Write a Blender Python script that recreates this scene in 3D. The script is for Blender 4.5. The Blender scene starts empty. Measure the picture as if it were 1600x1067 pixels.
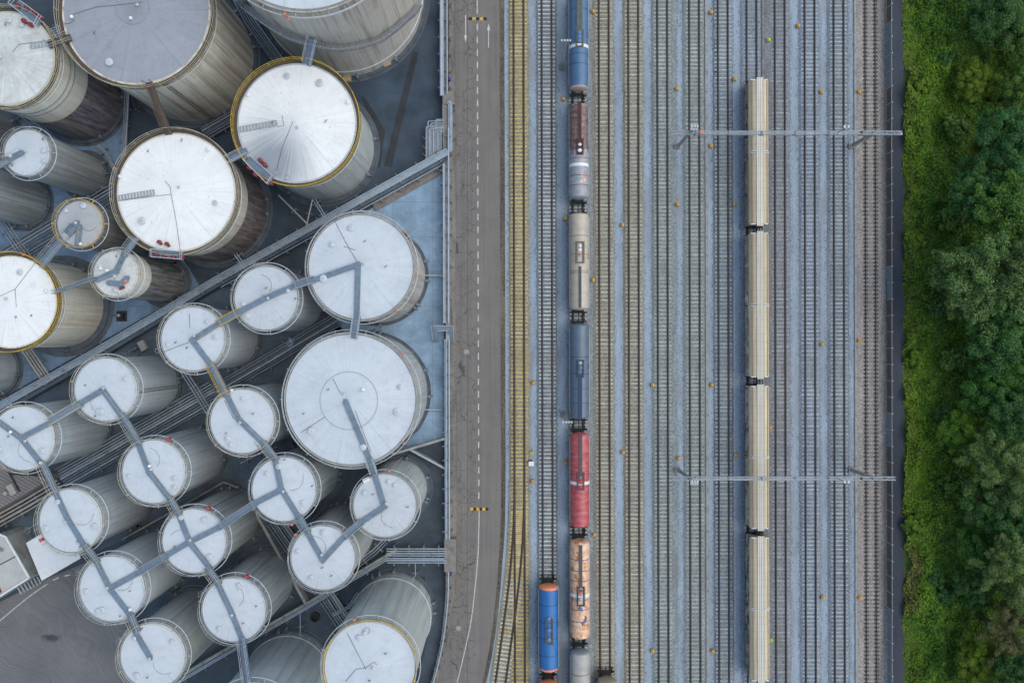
import bpy, math, random
import numpy as np
from mathutils import Vector, Matrix, noise as mnoise

# ------------------------------------------------------------------ camera, sky, sun, exposure
S = bpy.context.scene
COL = S.collection
H = 123.0            # height of the drone above the ground, metres
PPM = 10.25          # photograph pixels per metre on the ground
CX, CY = 800.0, 533.5
PI = math.pi

cam = bpy.data.cameras.new('camera')
cam.sensor_width = 36.0
cam.lens = 36.0 * H * PPM / 1600.0
cam.clip_end = 5000.0
cam_ob = bpy.data.objects.new('camera', cam)
cam_ob.location = (0, 0, H)
COL.objects.link(cam_ob)
S.camera = cam_ob

SUN_EL, SUN_AZ = math.radians(58), math.radians(85)     # azimuth clockwise from north (+Y)
w = bpy.data.worlds.new("World")
S.world = w
w.use_nodes = True
nt = w.node_tree
sky = nt.nodes.new('ShaderNodeTexSky')
sky.sky_type = 'NISHITA'
sky.sun_disc = False
sky.sun_elevation = SUN_EL
sky.sun_rotation = SUN_AZ
sky.dust_density = 2.0
sky.air_density = 1.0
sky.ozone_density = 0.0
filt = nt.nodes.new('ShaderNodeMix')          # thin overcast filters the clear sky a little
filt.data_type = 'RGBA'
filt.blend_type = 'MULTIPLY'
filt.inputs[0].default_value = 1.0
filt.inputs[7].default_value = (1.06, 1.08, 1.0, 1.0)
nt.links.new(sky.outputs[0], filt.inputs[6])
nt.links.new(filt.outputs[2], nt.nodes['Background'].inputs[0])
nt.nodes['Background'].inputs[1].default_value = 0.15
sun = bpy.data.lights.new('sun', 'SUN')
sun.energy = 0.75
sun.angle = math.radians(85)
sun.color = (1.0, 0.995, 0.91)
sun_ob = bpy.data.objects.new('sun', sun)
d = Vector((math.sin(SUN_AZ) * math.cos(SUN_EL), math.cos(SUN_AZ) * math.cos(SUN_EL), math.sin(SUN_EL)))
sun_ob.rotation_euler = d.to_track_quat('Z', 'Y').to_euler()
COL.objects.link(sun_ob)
S.view_settings.view_transform = 'Standard'
S.view_settings.look = 'None'
S.view_settings.gamma = 1.0
S.view_settings.exposure = 0.49

# ------------------------------------------------------------------ helpers
def P(px, py, z=0.0):
    """point of the photograph at height z -> world"""
    k = (H - z) / H / PPM
    return Vector(((px - CX) * k, (CY - py) * k, z))

class MB:
    """collects shapes into ONE mesh"""
    def __init__(self):
        self.v, self.f, self.m, self.s = [], [], [], []
    def add(self, vs, fs, mat=0, smooth=False):
        o = len(self.v)
        self.v += [tuple(p) for p in vs]
        self.f += [tuple(i + o for i in f) for f in fs]
        self.m += [mat] * len(fs)
        self.s += [smooth] * len(fs)
        return self
    def box(self, c, s, rz=0.0, mat=0):
        x, y, z = s[0] / 2, s[1] / 2, s[2] / 2
        ca, sa = math.cos(rz), math.sin(rz)
        vs = []
        for dz in (-z, z):
            for dx, dy in ((-x, -y), (x, -y), (x, y), (-x, y)):
                vs.append((c[0] + dx * ca - dy * sa, c[1] + dx * sa + dy * ca, c[2] + dz))
        return self.add(vs, [(3, 2, 1, 0), (4, 5, 6, 7), (0, 1, 5, 4), (1, 2, 6, 5), (2, 3, 7, 6), (3, 0, 4, 7)], mat)
    def beam(self, p0, p1, wd, ht, mat=0):
        p0, p1 = Vector(p0), Vector(p1)
        t = (p1 - p0)
        if t.length < 1e-6: return self
        t.normalize()
        up = Vector((0, 0, 1)) if abs(t.z) < 0.95 else Vector((0, 1, 0))
        sd = t.cross(up).normalized()
        up = sd.cross(t).normalized()
        vs = []
        for p in (p0, p1):
            for a, b in ((-1, -1), (1, -1), (1, 1), (-1, 1)):
                vs.append(p + sd * (a * wd / 2) + up * (b * ht / 2))
        return self.add(vs, [(3, 2, 1, 0), (4, 5, 6, 7), (0, 1, 5, 4), (1, 2, 6, 5), (2, 3, 7, 6), (3, 0, 4, 7)], mat)
    def tube(self, pts, r, n=8, closed=False, mat=0, smooth=True):
        pts = [Vector(p) for p in pts]
        m = len(pts)
        vs = []
        for i, p in enumerate(pts):
            if closed:
                t = pts[(i + 1) % m] - pts[i - 1]
            else:
                t = pts[min(i + 1, m - 1)] - pts[max(i - 1, 0)]
            t.normalize()
            up = Vector((0, 0, 1)) if abs(t.z) < 0.9 else Vector((0, 1, 0))
            a = t.cross(up).normalized()
            b = a.cross(t).normalized()
            for j in range(n):
                th = 2 * PI * j / n
                vs.append(p + a * (r * math.cos(th)) + b * (r * math.sin(th)))
        fs = []
        for i in range(m if closed else m - 1):
            k = (i + 1) % m
            for j in range(n):
                l = (j + 1) % n
                fs.append((i * n + j, i * n + l, k * n + l, k * n + j))
        self.add(vs, fs, mat, smooth)
        if not closed:
            self.add([vs[j] for j in range(n)], [tuple(range(n))[::-1]], mat)
            self.add([vs[(m - 1) * n + j] for j in range(n)], [tuple(range(n))], mat)
        return self
    def ring(self, R, z, r, n=48, m=6, c=(0, 0), mat=0):
        return self.tube([(c[0] + R * math.cos(2 * PI * i / n), c[1] + R * math.sin(2 * PI * i / n), z) for i in range(n)], r, m, True, mat)
    def lathe(self, prof, n=48, c=(0, 0, 0), axis='z', mat=0, smooth=True, a0=0.0):
        """prof: list of (radius, height); each consecutive pair keeps its own edge when the profile turns sharply"""
        runs, cur = [], [prof[0]]
        for i in range(1, len(prof)):
            cur.append(prof[i])
            if i < len(prof) - 1:
                d1 = Vector((prof[i][0] - prof[i - 1][0], prof[i][1] - prof[i - 1][1]))
                d2 = Vector((prof[i + 1][0] - prof[i][0], prof[i + 1][1] - prof[i][1]))
                if d1.length > 0 and d2.length > 0 and d1.angle(d2) > 0.6:
                    runs.append(cur); cur = [prof[i]]
        runs.append(cur)
        for run in runs:
            vs, fs = [], []
            for r, z in run:
                for j in range(n):
                    th = a0 + 2 * PI * j / n
                    x, y = r * math.cos(th), r * math.sin(th)
                    if axis == 'z': vs.append((c[0] + x, c[1] + y, c[2] + z))
                    else: vs.append((c[0] + y, c[1] + z, c[2] + x))
            for i in range(len(run) - 1):
                for j in range(n):
                    l = (j + 1) % n
                    fs.append((i * n + j, i * n + l, (i + 1) * n + l, (i + 1) * n + j))
            self.add(vs, fs, mat, smooth)
        return self
    def prism(self, poly, z0, z1, mat=0):
        a = sum(poly[i][0] * poly[(i + 1) % len(poly)][1] - poly[(i + 1) % len(poly)][0] * poly[i][1] for i in range(len(poly)))
        if a < 0: poly = poly[::-1]
        n = len(poly)
        vs = [(p[0], p[1], z0) for p in poly] + [(p[0], p[1], z1) for p in poly]
        fs = [tuple(range(n))[::-1], tuple(range(n, 2 * n))] + [(i, (i + 1) % n, n + (i + 1) % n, n + i) for i in range(n)]
        return self.add(vs, fs, mat)
    def sheet(self, poly, z, mat=0):
        a = sum(poly[i][0] * poly[(i + 1) % len(poly)][1] - poly[(i + 1) % len(poly)][0] * poly[i][1] for i in range(len(poly)))
        if a < 0: poly = poly[::-1]
        return self.add([(p[0], p[1], z) for p in poly], [tuple(range(len(poly)))], mat)
    def strip(self, left, right, z, mat=0):
        n = len(left)
        vs = [(p[0], p[1], z) for p in left] + [(p[0], p[1], z) for p in right]
        fs = []
        for i in range(n - 1):
            q = (i, n + i, n + i + 1, i + 1)
            ax, ay = vs[q[1]][0] - vs[q[0]][0], vs[q[1]][1] - vs[q[0]][1]
            bx, by = vs[q[3]][0] - vs[q[0]][0], vs[q[3]][1] - vs[q[0]][1]
            fs.append(q if ax * by - ay * bx > 0 else q[::-1])
        return self.add(vs, fs, mat)
    def mesh(self, name, mats):
        me = bpy.data.meshes.new(name)
        me.from_pydata(self.v, [], self.f)
        for m in (mats if isinstance(mats, (list, tuple)) else [mats]):
            me.materials.append(m)
        me.polygons.foreach_set('material_index', self.m)
        me.polygons.foreach_set('use_smooth', self.s)
        me.update()
        return me
    def build(self, name, mats, parent=None, loc=(0, 0, 0), rz=0.0, kind=None, label=None):
        return link(name, self.mesh(name, mats), parent, loc, rz, kind, label)

def link(name, me, parent=None, loc=(0, 0, 0), rz=0.0, kind=None, label=None):
    o = bpy.data.objects.new(name, me)
    o.location = loc
    o.rotation_euler = (0, 0, rz)
    if parent is not None: o.parent = parent
    if kind: o['kind'] = kind
    if label: o['label'] = label
    COL.objects.link(o)
    return o

def tag(o, label, cat, group=None):
    o['label'] = label
    o['category'] = cat
    if group: o['group'] = group
    return o

def thing(name, label, cat, loc=(0, 0, 0), rz=0.0, group=None):
    return tag(link(name, None, None, loc, rz), label, cat, group)

def copy_tree(o, parent=None):
    c = o.copy()
    COL.objects.link(c)
    if parent is not None: c.parent = parent
    for ch in list(o.children):
        copy_tree(ch, c)
    return c

def arc_pts(R, a0, a1, z, n):
    return [(R * math.cos(a0 + (a1 - a0) * i / n), R * math.sin(a0 + (a1 - a0) * i / n), z) for i in range(n + 1)]

# ------------------------------------------------------------------ materials
class NT:
    def __init__(self, name):
        self.mat = bpy.data.materials.new(name)
        self.mat.use_nodes = True
        self.t = self.mat.node_tree
        self.b = self.t.nodes['Principled BSDF']
        self.co = None
    def n(self, typ, **kw):
        nd = self.t.nodes.new(typ)
        for k, v in kw.items(): setattr(nd, k, v)
        return nd
    def l(self, a, b): self.t.links.new(a, b)
    def coord(self):
        if self.co is None: self.co = self.n('ShaderNodeTexCoord').outputs['Object']
        return self.co
    def mapped(self, sc, src=None):
        m = self.n('ShaderNodeMapping')
        m.inputs['Scale'].default_value = sc
        self.l(src or self.coord(), m.inputs['Vector'])
        return m.outputs[0]
    def noise(self, sc=(1, 1, 1), scale=1.0, detail=4, rough=0.6, dist=0.0, src=None):
        nd = self.n('ShaderNodeTexNoise')
        nd.inputs['Scale'].default_value = scale
        nd.inputs['Detail'].default_value = detail
        nd.inputs['Roughness'].default_value = rough
        nd.inputs['Distortion'].default_value = dist
        self.l(self.mapped(sc, src), nd.inputs['Vector'])
        return nd.outputs[0]
    def ramp(self, fac, a, b, ca=(0, 0, 0, 1), cb=(1, 1, 1, 1), interp='LINEAR'):
        r = self.n('ShaderNodeValToRGB')
        r.color_ramp.interpolation = interp
        r.color_ramp.elements[0].position = a
        r.color_ramp.elements[1].position = b
        r.color_ramp.elements[0].color = ca if len(ca) == 4 else (*ca, 1)
        r.color_ramp.elements[1].color = cb if len(cb) == 4 else (*cb, 1)
        self.l(fac, r.inputs[0])
        return r.outputs[0]
    def math(self, op, a, b=None, clamp=False):
        m = self.n('ShaderNodeMath', operation=op)
        m.use_clamp = clamp
        for i, x in enumerate((a, b)):
            if x is None: continue
            if isinstance(x, (int, float)): m.inputs[i].default_value = x
            else: self.l(x, m.inputs[i])
        return m.outputs[0]
    def mix(self, fac, a, b, mode='MIX'):
        m = self.n('ShaderNodeMix', data_type='RGBA', blend_type=mode)
        for sock, x in ((m.inputs[0], fac), (m.inputs[6], a), (m.inputs[7], b)):
            if isinstance(x, (int, float)): sock.default_value = x
            elif isinstance(x, tuple): sock.default_value = x if len(x) == 4 else (*x, 1)
            else: self.l(x, sock)
        return m.outputs[2]
    def xyz(self):
        s = self.n('ShaderNodeSeparateXYZ')
        self.l(self.coord(), s.inputs[0])
        return s.outputs
    def radial(self):
        """unit vector away from the object's z axis"""
        v = self.n('ShaderNodeVectorMath', operation='MULTIPLY')
        v.inputs[1].default_value = (1, 1, 0)
        self.l(self.coord(), v.inputs[0])
        q = self.n('ShaderNodeVectorMath', operation='NORMALIZE')
        self.l(v.outputs[0], q.inputs[0])
        L = self.n('ShaderNodeVectorMath', operation='LENGTH')
        self.l(v.outputs[0], L.inputs[0])
        return q.outputs[0], L.outputs['Value']
    def out(self, col, rough=0.6, metal=0.0, bump=None, bstr=0.3, bdist=0.05):
        if isinstance(col, tuple): self.b.inputs['Base Color'].default_value = col if len(col) == 4 else (*col, 1)
        else: self.l(col, self.b.inputs['Base Color'])
        if isinstance(rough, (int, float)): self.b.inputs['Roughness'].default_value = rough
        else: self.l(rough, self.b.inputs['Roughness'])
        self.b.inputs['Metallic'].default_value = metal
        if bump is not None:
            bn = self.n('ShaderNodeBump')
            bn.inputs['Strength'].default_value = bstr
            bn.inputs['Distance'].default_value = bdist
            self.l(bump, bn.inputs['Height'])
            self.l(bn.outputs[0], self.b.inputs['Normal'])
        return self.mat

def mul(c, k): return tuple(x * k for x in c)

def m_plain(name, c, rough=0.55, metal=0.0, var=0.25, scale=0.8, dirt=None, dthr=(0.55, 0.75), dsc=(1, 1, 1), dscale=0.6):
    t = NT(name)
    col = t.ramp(t.noise(scale=scale, detail=5), 0.3, 0.7, mul(c, 1 - var), mul(c, 1 + var * 0.6))
    if dirt is not None:
        col = t.mix(t.ramp(t.noise(dsc, dscale, 5, 0.65), dthr[0], dthr[1]), col, (*dirt, 1))
    return t.out(col, rough, metal)

def m_gravel(name, c, fine=0.35, coarse=0.18, scale=7.0, tint=None, bump=True):
    t = NT(name)
    a = t.noise(scale=scale, detail=3, rough=0.8)
    col = t.ramp(a, 0.34, 0.66, mul(c, 1 - fine), mul(c, 1 + fine))
    b = t.ramp(t.noise((1, 0.25, 1), 0.35, 5, 0.6), 0.3, 0.7, (1 - coarse,) * 3, (1 + coarse,) * 3)
    col = t.mix(1.0, col, b, 'MULTIPLY')
    if tint is not None:
        col = t.mix(t.ramp(t.noise((1, 0.15, 1), 0.5, 6, 0.7), 0.5, 0.72), col, (*tint, 1))
    oil = t.ramp(t.noise((1, 0.4, 1), 0.22, 7, 0.75), 0.56, 0.70, (1, 1, 1), (0.74, 0.73, 0.72))
    col = t.mix(1.0, col, oil, 'MULTIPLY')
    return t.out(col, 0.9, 0, a if bump else None, 0.5, 0.04)

def m_shell(name, c, streak, amount=(0.5, 0.72), c2=None, zband=None, rust=None, rthr=(0.62, 0.75)):
    """painted steel shell: vertical streaks, plate seams, an optional second colour below zband"""
    t = NT(name)
    z = t.xyz()[2]
    base = t.ramp(t.noise((1, 1, 0.3), 0.5, 4), 0.3, 0.7, mul(c, 0.88), mul(c, 1.06))
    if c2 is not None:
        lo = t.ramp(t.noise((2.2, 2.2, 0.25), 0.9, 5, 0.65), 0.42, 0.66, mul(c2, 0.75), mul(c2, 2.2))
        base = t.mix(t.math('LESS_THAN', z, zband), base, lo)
    s1 = t.ramp(t.noise((0.95, 0.95, 0.04), 1.0, 5, 0.65), amount[0], amount[1])
    base = t.mix(t.math('MULTIPLY', s1, 0.58), base, (*streak, 1))
    s2 = t.ramp(t.noise((5, 5, 0.05), 1.0, 3, 0.6), 0.35, 0.7, (0.91, 0.91, 0.91), (1.03, 1.03, 1.03))
    base = t.mix(1.0, base, s2, 'MULTIPLY')
    run = t.ramp(t.noise((3.4, 3.4, 0.035), 1.0, 2, 0.5), 0.63, 0.68)      # single dark runs below the rim
    base = t.mix(t.math('MULTIPLY', run, 0.55), base, (*mul(streak, .8), 1))
    low = t.ramp(t.noise((0.5, 0.5, 0.35), 0.6, 6, 0.7), 0.55, 0.72)       # mould and dirt patches
    base = t.mix(t.math('MULTIPLY', low, 0.40), base, (*mul(streak, .9), 1))
    if rust is not None:
        r = t.ramp(t.noise((1.0, 1.0, 0.12), 0.8, 7, 0.75), rthr[0], rthr[1])
        base = t.mix(r, base, (*rust, 1))
    seam = t.math('LESS_THAN', t.math('FRACT', t.math('DIVIDE', z, 2.05)), 0.03)
    base = t.mix(t.math('MULTIPLY', seam, 0.28), base, (0.08, 0.07, 0.06))
    q, L = t.radial()
    return t.out(base, 0.5, 0.0)

def m_roof(name, c, dirt, amount=(0.55, 0.8), centre=0.25, rough=0.45, smudge=None, lo=0.945):
    t = NT(name)
    q, L = t.radial()
    base = t.ramp(t.noise(scale=0.35, detail=5), 0.3, 0.7, mul(c, 0.93), mul(c, 1.04))
    s = t.ramp(t.noise((1, 1, 1), 9.0, 4, 0.7, src=q), 0.3, 0.75, (lo, lo, lo), (1.03, 1.03, 1.03))
    base = t.mix(1.0, base, s, 'MULTIPLY')
    s2 = t.ramp(t.noise((1, 1, 1), 26.0, 2, 0.6, src=q), 0.35, 0.7, (0.965, 0.965, 0.965), (1.015, 1.015, 1.015))
    base = t.mix(1.0, base, s2, 'MULTIPLY')
    sx = t.xyz()
    an = t.math('ARCTAN2', sx[1], sx[0])
    for cnt, wd, k in ((28, 0.045, 0.10), (7, 0.018, 0.16)):
        sl = t.math('LESS_THAN', t.math('FRACT', t.math('MULTIPLY', an, cnt / (2 * PI))), wd)
        base = t.mix(t.math('MULTIPLY', sl, k), base, (*mul(dirt, .7), 1))
    rl_ = t.math('LESS_THAN', t.math('FRACT', t.math('DIVIDE', L, 2.6)), 0.018)
    base = t.mix(t.math('MULTIPLY', rl_, 0.12), base, (*mul(dirt, .7), 1))
    blot = t.math('MULTIPLY', t.ramp(t.noise(scale=0.55, detail=8, rough=0.75, dist=0.6), amount[0], amount[1]), 0.55)
    base = t.mix(blot, base, (*dirt, 1))
    cen = t.math('MULTIPLY', t.ramp(t.math('MULTIPLY', L, .4), 0.0, 1.0, (1, 1, 1), (0, 0, 0)), t.noise(scale=1.6, detail=5))
    base = t.mix(t.math('MULTIPLY', cen, centre * 2), base, (*dirt, 1))
    spots = t.math('MULTIPLY', t.ramp(t.noise(scale=2.6, detail=3, rough=0.6), 0.66, 0.72), 0.45)
    base = t.mix(spots, base, (*mul(dirt, 0.7), 1))
    if smudge is not None:
        lx, ly, rad, col = smudge
        v = t.n('ShaderNodeVectorMath', operation='SUBTRACT'); t.l(t.coord(), v.inputs[0]); v.inputs[1].default_value = (lx, ly, 0)
        v2 = t.n('ShaderNodeVectorMath', operation='MULTIPLY'); t.l(v.outputs[0], v2.inputs[0]); v2.inputs[1].default_value = (1, 1, 0)
        le = t.n('ShaderNodeVectorMath', operation='LENGTH'); t.l(v2.outputs[0], le.inputs[0])
        f = t.math('ADD', t.math('DIVIDE', le.outputs['Value'], rad), t.math('MULTIPLY', t.noise((1, 1, 1), 14.0, 5, 0.7, src=q), 0.9))
        base = t.mix(t.math('MULTIPLY', t.ramp(t.math('MULTIPLY', f, 0.5), 0.36, 0.78, (1, 1, 1), (0, 0, 0)), 0.9), base, (*col, 1))
    return t.out(base, rough, 0.0)
# ------------------------------------------------------------------ shared materials
M = {}
M['gravel'] = m_gravel('pale_gravel', (0.272, 0.332, 0.398), 0.22, 0.17, 6.0, (0.225, 0.235, 0.25))
M['gravel_shade'] = m_gravel('grey_gravel', (0.155, 0.185, 0.235), 0.2, 0.14, 5.0)
BAL = {
    'yellow': ((0.249, 0.229, 0.159), (0.328, 0.265, 0.125)),
    'slate': ((0.161, 0.185, 0.218), (0.249, 0.273, 0.299)),
    'grey': ((0.202, 0.223, 0.242), (0.153, 0.161, 0.169)),
    'brown': ((0.222, 0.212, 0.182), (0.150, 0.144, 0.128)),
    'green': ((0.195, 0.221, 0.228), (0.152, 0.164, 0.156)),
    'blue': ((0.174, 0.210, 0.262), (0.236, 0.259, 0.295)),
    'plum': ((0.185, 0.195, 0.216), (0.184, 0.155, 0.141)),
    'tan': ((0.300, 0.268, 0.245), (0.205, 0.190, 0.182)),
}
for k, (a, b) in BAL.items(): M['bal_' + k] = m_gravel('ballast_' + k, a, 0.5, 0.2, 4.5, b)
M['rail'] = m_plain('rail_steel', (0.034, 0.036, 0.046), 0.45, 0.3, 0.3, 3)
M['rail_rust'] = m_plain('rail_rusty_steel', (0.062, 0.042, 0.034), 0.6, 0.2, 0.3, 3)
M['steel_dark'] = m_plain('dark_steel', (0.025, 0.027, 0.03), 0.6, 0.1, 0.4, 2)
M['steel_black'] = m_plain('black_steel', (0.010, 0.010, 0.011), 0.7, 0.0, 0.4, 2)
M['galv'] = m_plain('galvanised_steel', (0.34, 0.37, 0.40), 0.5, 0.2, 0.2, 2)
M['galv_dark'] = m_plain('weathered_steel', (0.19, 0.205, 0.22), 0.6, 0.1, 0.3, 2)
M['grate'] = m_plain('walkway_grating', (0.150, 0.205, 0.270), 0.7, 0.0, 0.22, 1.5, (0.11, 0.145, 0.185), (0.5, 0.75))
M['deck_brown'] = m_plain('brown_grating', (0.085, 0.068, 0.052), 0.8, 0.0, 0.3, 2)
M['pipe_blue'] = m_plain('pale_blue_pipe', (0.30, 0.37, 0.45), 0.45, 0.0, 0.15, 1.2, (0.17, 0.18, 0.19))
M['pipe_grey'] = m_plain('grey_pipe', (0.30, 0.34, 0.38), 0.5, 0.0, 0.25, 1.2, (0.10, 0.10, 0.10))
M['pipe_dark'] = m_plain('dark_pipe', (0.16, 0.19, 0.23), 0.5, 0.0, 0.3, 1.2, (0.05, 0.05, 0.05))
M['pipe_cream'] = m_plain('cream_pipe', (0.36, 0.35, 0.32), 0.5, 0.0, 0.25, 1.2, (0.20, 0.17, 0.13))
M['rail_white'] = m_plain('white_handrail', (0.50, 0.52, 0.54), 0.5, 0.0, 0.15, 2)
M['rail_grey'] = m_plain('grey_handrail', (0.33, 0.35, 0.37), 0.5, 0.0, 0.2, 2, (0.22, 0.18, 0.12))
M['rail_cream'] = m_plain('cream_handrail', (0.44, 0.40, 0.31), 0.55, 0.0, 0.2, 2, (0.28, 0.22, 0.12))
M['yellow'] = m_plain('yellow_paint', (0.58, 0.38, 0.035), 0.5, 0.0, 0.25, 2, (0.35, 0.26, 0.10))
M['orange'] = m_plain('orange_paint', (0.64, 0.33, 0.035), 0.5, 0.0, 0.2, 3)
M['lime'] = m_plain('lime_paint', (0.42, 0.62, 0.03), 0.5, 0.0, 0.15, 3)
M['red'] = m_plain('red_paint', (0.50, 0.045, 0.045), 0.5, 0.0, 0.2, 3)
M['red_dark'] = m_plain('dark_red_paint', (0.20, 0.025, 0.035), 0.5, 0.0, 0.3, 3)
M['coral'] = m_plain('coral_paint', (0.50, 0.20, 0.15), 0.5, 0.0, 0.2, 3)
M['blue_bin'] = m_plain('blue_plastic', (0.02, 0.03, 0.20), 0.5, 0.0, 0.2, 3)
M['white'] = m_plain('white_paint', (0.70, 0.72, 0.73), 0.5, 0.0, 0.12, 2)
M['line'] = m_plain('road_paint', (0.50, 0.51, 0.51), 0.7, 0.0, 0.3, 2.5, (0.16, 0.155, 0.15), (0.58, 0.7), (1, 1, 1), 4.0)
M['rubber'] = m_plain('black_rubber', (0.02, 0.02, 0.02), 0.8)
M['concrete'] = m_plain('concrete', (0.215, 0.205, 0.19), 0.85, 0.0, 0.25, 0.7, (0.12, 0.11, 0.10), (0.5, 0.7))
M['concrete_pale'] = m_plain('pale_concrete', (0.30, 0.31, 0.30), 0.85, 0.0, 0.22, 0.8, (0.16, 0.15, 0.13), (0.52, 0.72))
M['conduit'] = m_plain('dark_conduit', (0.07, 0.08, 0.09), 0.6)

def m_asphalt():
    t = NT('road_asphalt')
    x, y, z = t.xyz()
    fine = t.ramp(t.noise(scale=9, detail=2, rough=0.8), 0.3, 0.7, (0.142, 0.132, 0.124), (0.190, 0.177, 0.167))
    lon = t.ramp(t.noise((1.6, 0.03, 1), 1.0, 5, 0.6), 0.3, 0.7, (0.86, 0.86, 0.87), (1.12, 1.11, 1.1))
    col = t.mix(1.0, fine, lon, 'MULTIPLY')
    pat = t.ramp(t.noise(scale=0.25, detail=6), 0.35, 0.65, (0.9, 0.9, 0.92), (1.08, 1.07, 1.05))
    col = t.mix(1.0, col, pat, 'MULTIPLY')
    # cracks on the older half
    dn = t.n('ShaderNodeTexNoise'); dn.inputs['Scale'].default_value = 0.9; dn.inputs['Detail'].default_value = 4
    t.l(t.coord(), dn.inputs['Vector'])
    wv = t.n('ShaderNodeVectorMath', operation='MULTIPLY_ADD')
    t.l(dn.outputs['Color'], wv.inputs[0]); wv.inputs[1].default_value = (1.6, 1.6, 0); t.l(t.coord(), wv.inputs[2])
    for sc, wid, key in ((0.42, 0.013, 0.38), (0.95, 0.015, 0.47)):
        vo = t.n('ShaderNodeTexVoronoi', feature='DISTANCE_TO_EDGE')
        vo.inputs['Scale'].default_value = sc
        t.l(wv.outputs[0], vo.inputs['Vector'])
        cr = t.ramp(vo.outputs['Distance'], wid * 0.5, wid * 1.3, (1, 1, 1), (0, 0, 0))
        some = t.ramp(t.noise((1, 0.5, 1), 0.45, 3), key, key + 0.08)
        half = t.math('LESS_THAN', x, (744 - CX) / PPM)
        fac = t.math('MULTIPLY', t.math('MULTIPLY', cr, some), t.math('MULTIPLY', half, 0.68))
        col = t.mix(fac, col, (0.030, 0.029, 0.029))
    sm = t.math('LESS_THAN', t.math('ABSOLUTE', t.math('SUBTRACT', x, (730.5 - CX) / PPM)), 0.035)
    col = t.mix(t.math('MULTIPLY', sm, 0.7), col, (0.045, 0.043, 0.042))
    return t.out(col, 0.85)
M['road'] = m_asphalt()

def m_slab(name, c, dark, spots=(0.56, 0.62), seams=True, big=(0.42, 0.7)):
    t = NT(name)
    col = t.ramp(t.noise(scale=0.22, detail=8, rough=0.7), 0.32, 0.68, mul(c, 0.62), mul(c, 1.28))
    col = t.mix(t.math('MULTIPLY', t.ramp(t.noise(scale=0.12, detail=6, rough=0.7, dist=1.0), big[0], big[1]), 0.7), col, (*dark, 1))
    col = t.mix(t.math('MULTIPLY', t.ramp(t.noise(scale=1.3, detail=6, rough=0.75), spots[0], spots[1] + 0.1), 0.6), col, (*mul(dark, 0.8), 1))
    col = t.mix(t.math('MULTIPLY', t.ramp(t.noise(scale=.7, detail=8, rough=.8), .60, .70), .5), col, (*((.17, .14, .11) if c[0] > .2 else mul(dark, .7)), 1))
    if seams:
        x, y, z = t.xyz()
        for ax, p in ((x, 6.1), (y, 5.3)):
            s = t.math('LESS_THAN', t.math('FRACT', t.math('DIVIDE', ax, p)), 0.018)
            col = t.mix(t.math('MULTIPLY', s, 0.35), col, (*mul(dark, 0.6), 1))
    return t.out(col, t.ramp(t.noise(scale=0.18, detail=5), 0.35, 0.62, (.42, .42, .42), (.85, .85, .85)))
M['tank_ground'] = m_slab('dark_tank_basin', (0.044, 0.066, 0.092), (0.029, 0.036, 0.043), (0.5, 0.66), False)
M['basin_wet'] = m_slab('damp_asphalt', (0.034, 0.060, 0.094), (0.018, 0.029, 0.043), (0.6, 0.7), False)
M['slab_pale'] = m_slab('pale_slab', (0.220, 0.335, 0.470), (0.135, 0.19, 0.245), (0.55, 0.62), True, (0.46, 0.74))
M['slab_blue'] = m_slab('blue_grey_slab', (0.155, 0.25, 0.37), (0.075, 0.11, 0.15), (0.55, 0.64))
M['slab_dim'] = m_slab('dim_slab', (0.074, 0.108, 0.145), (0.052, 0.060, 0.062), (0.52, 0.64))
M['patch'] = m_slab('dark_patch', (0.021, 0.027, 0.035), (0.015, 0.020, 0.026), (0.6, 0.7), False)

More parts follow.
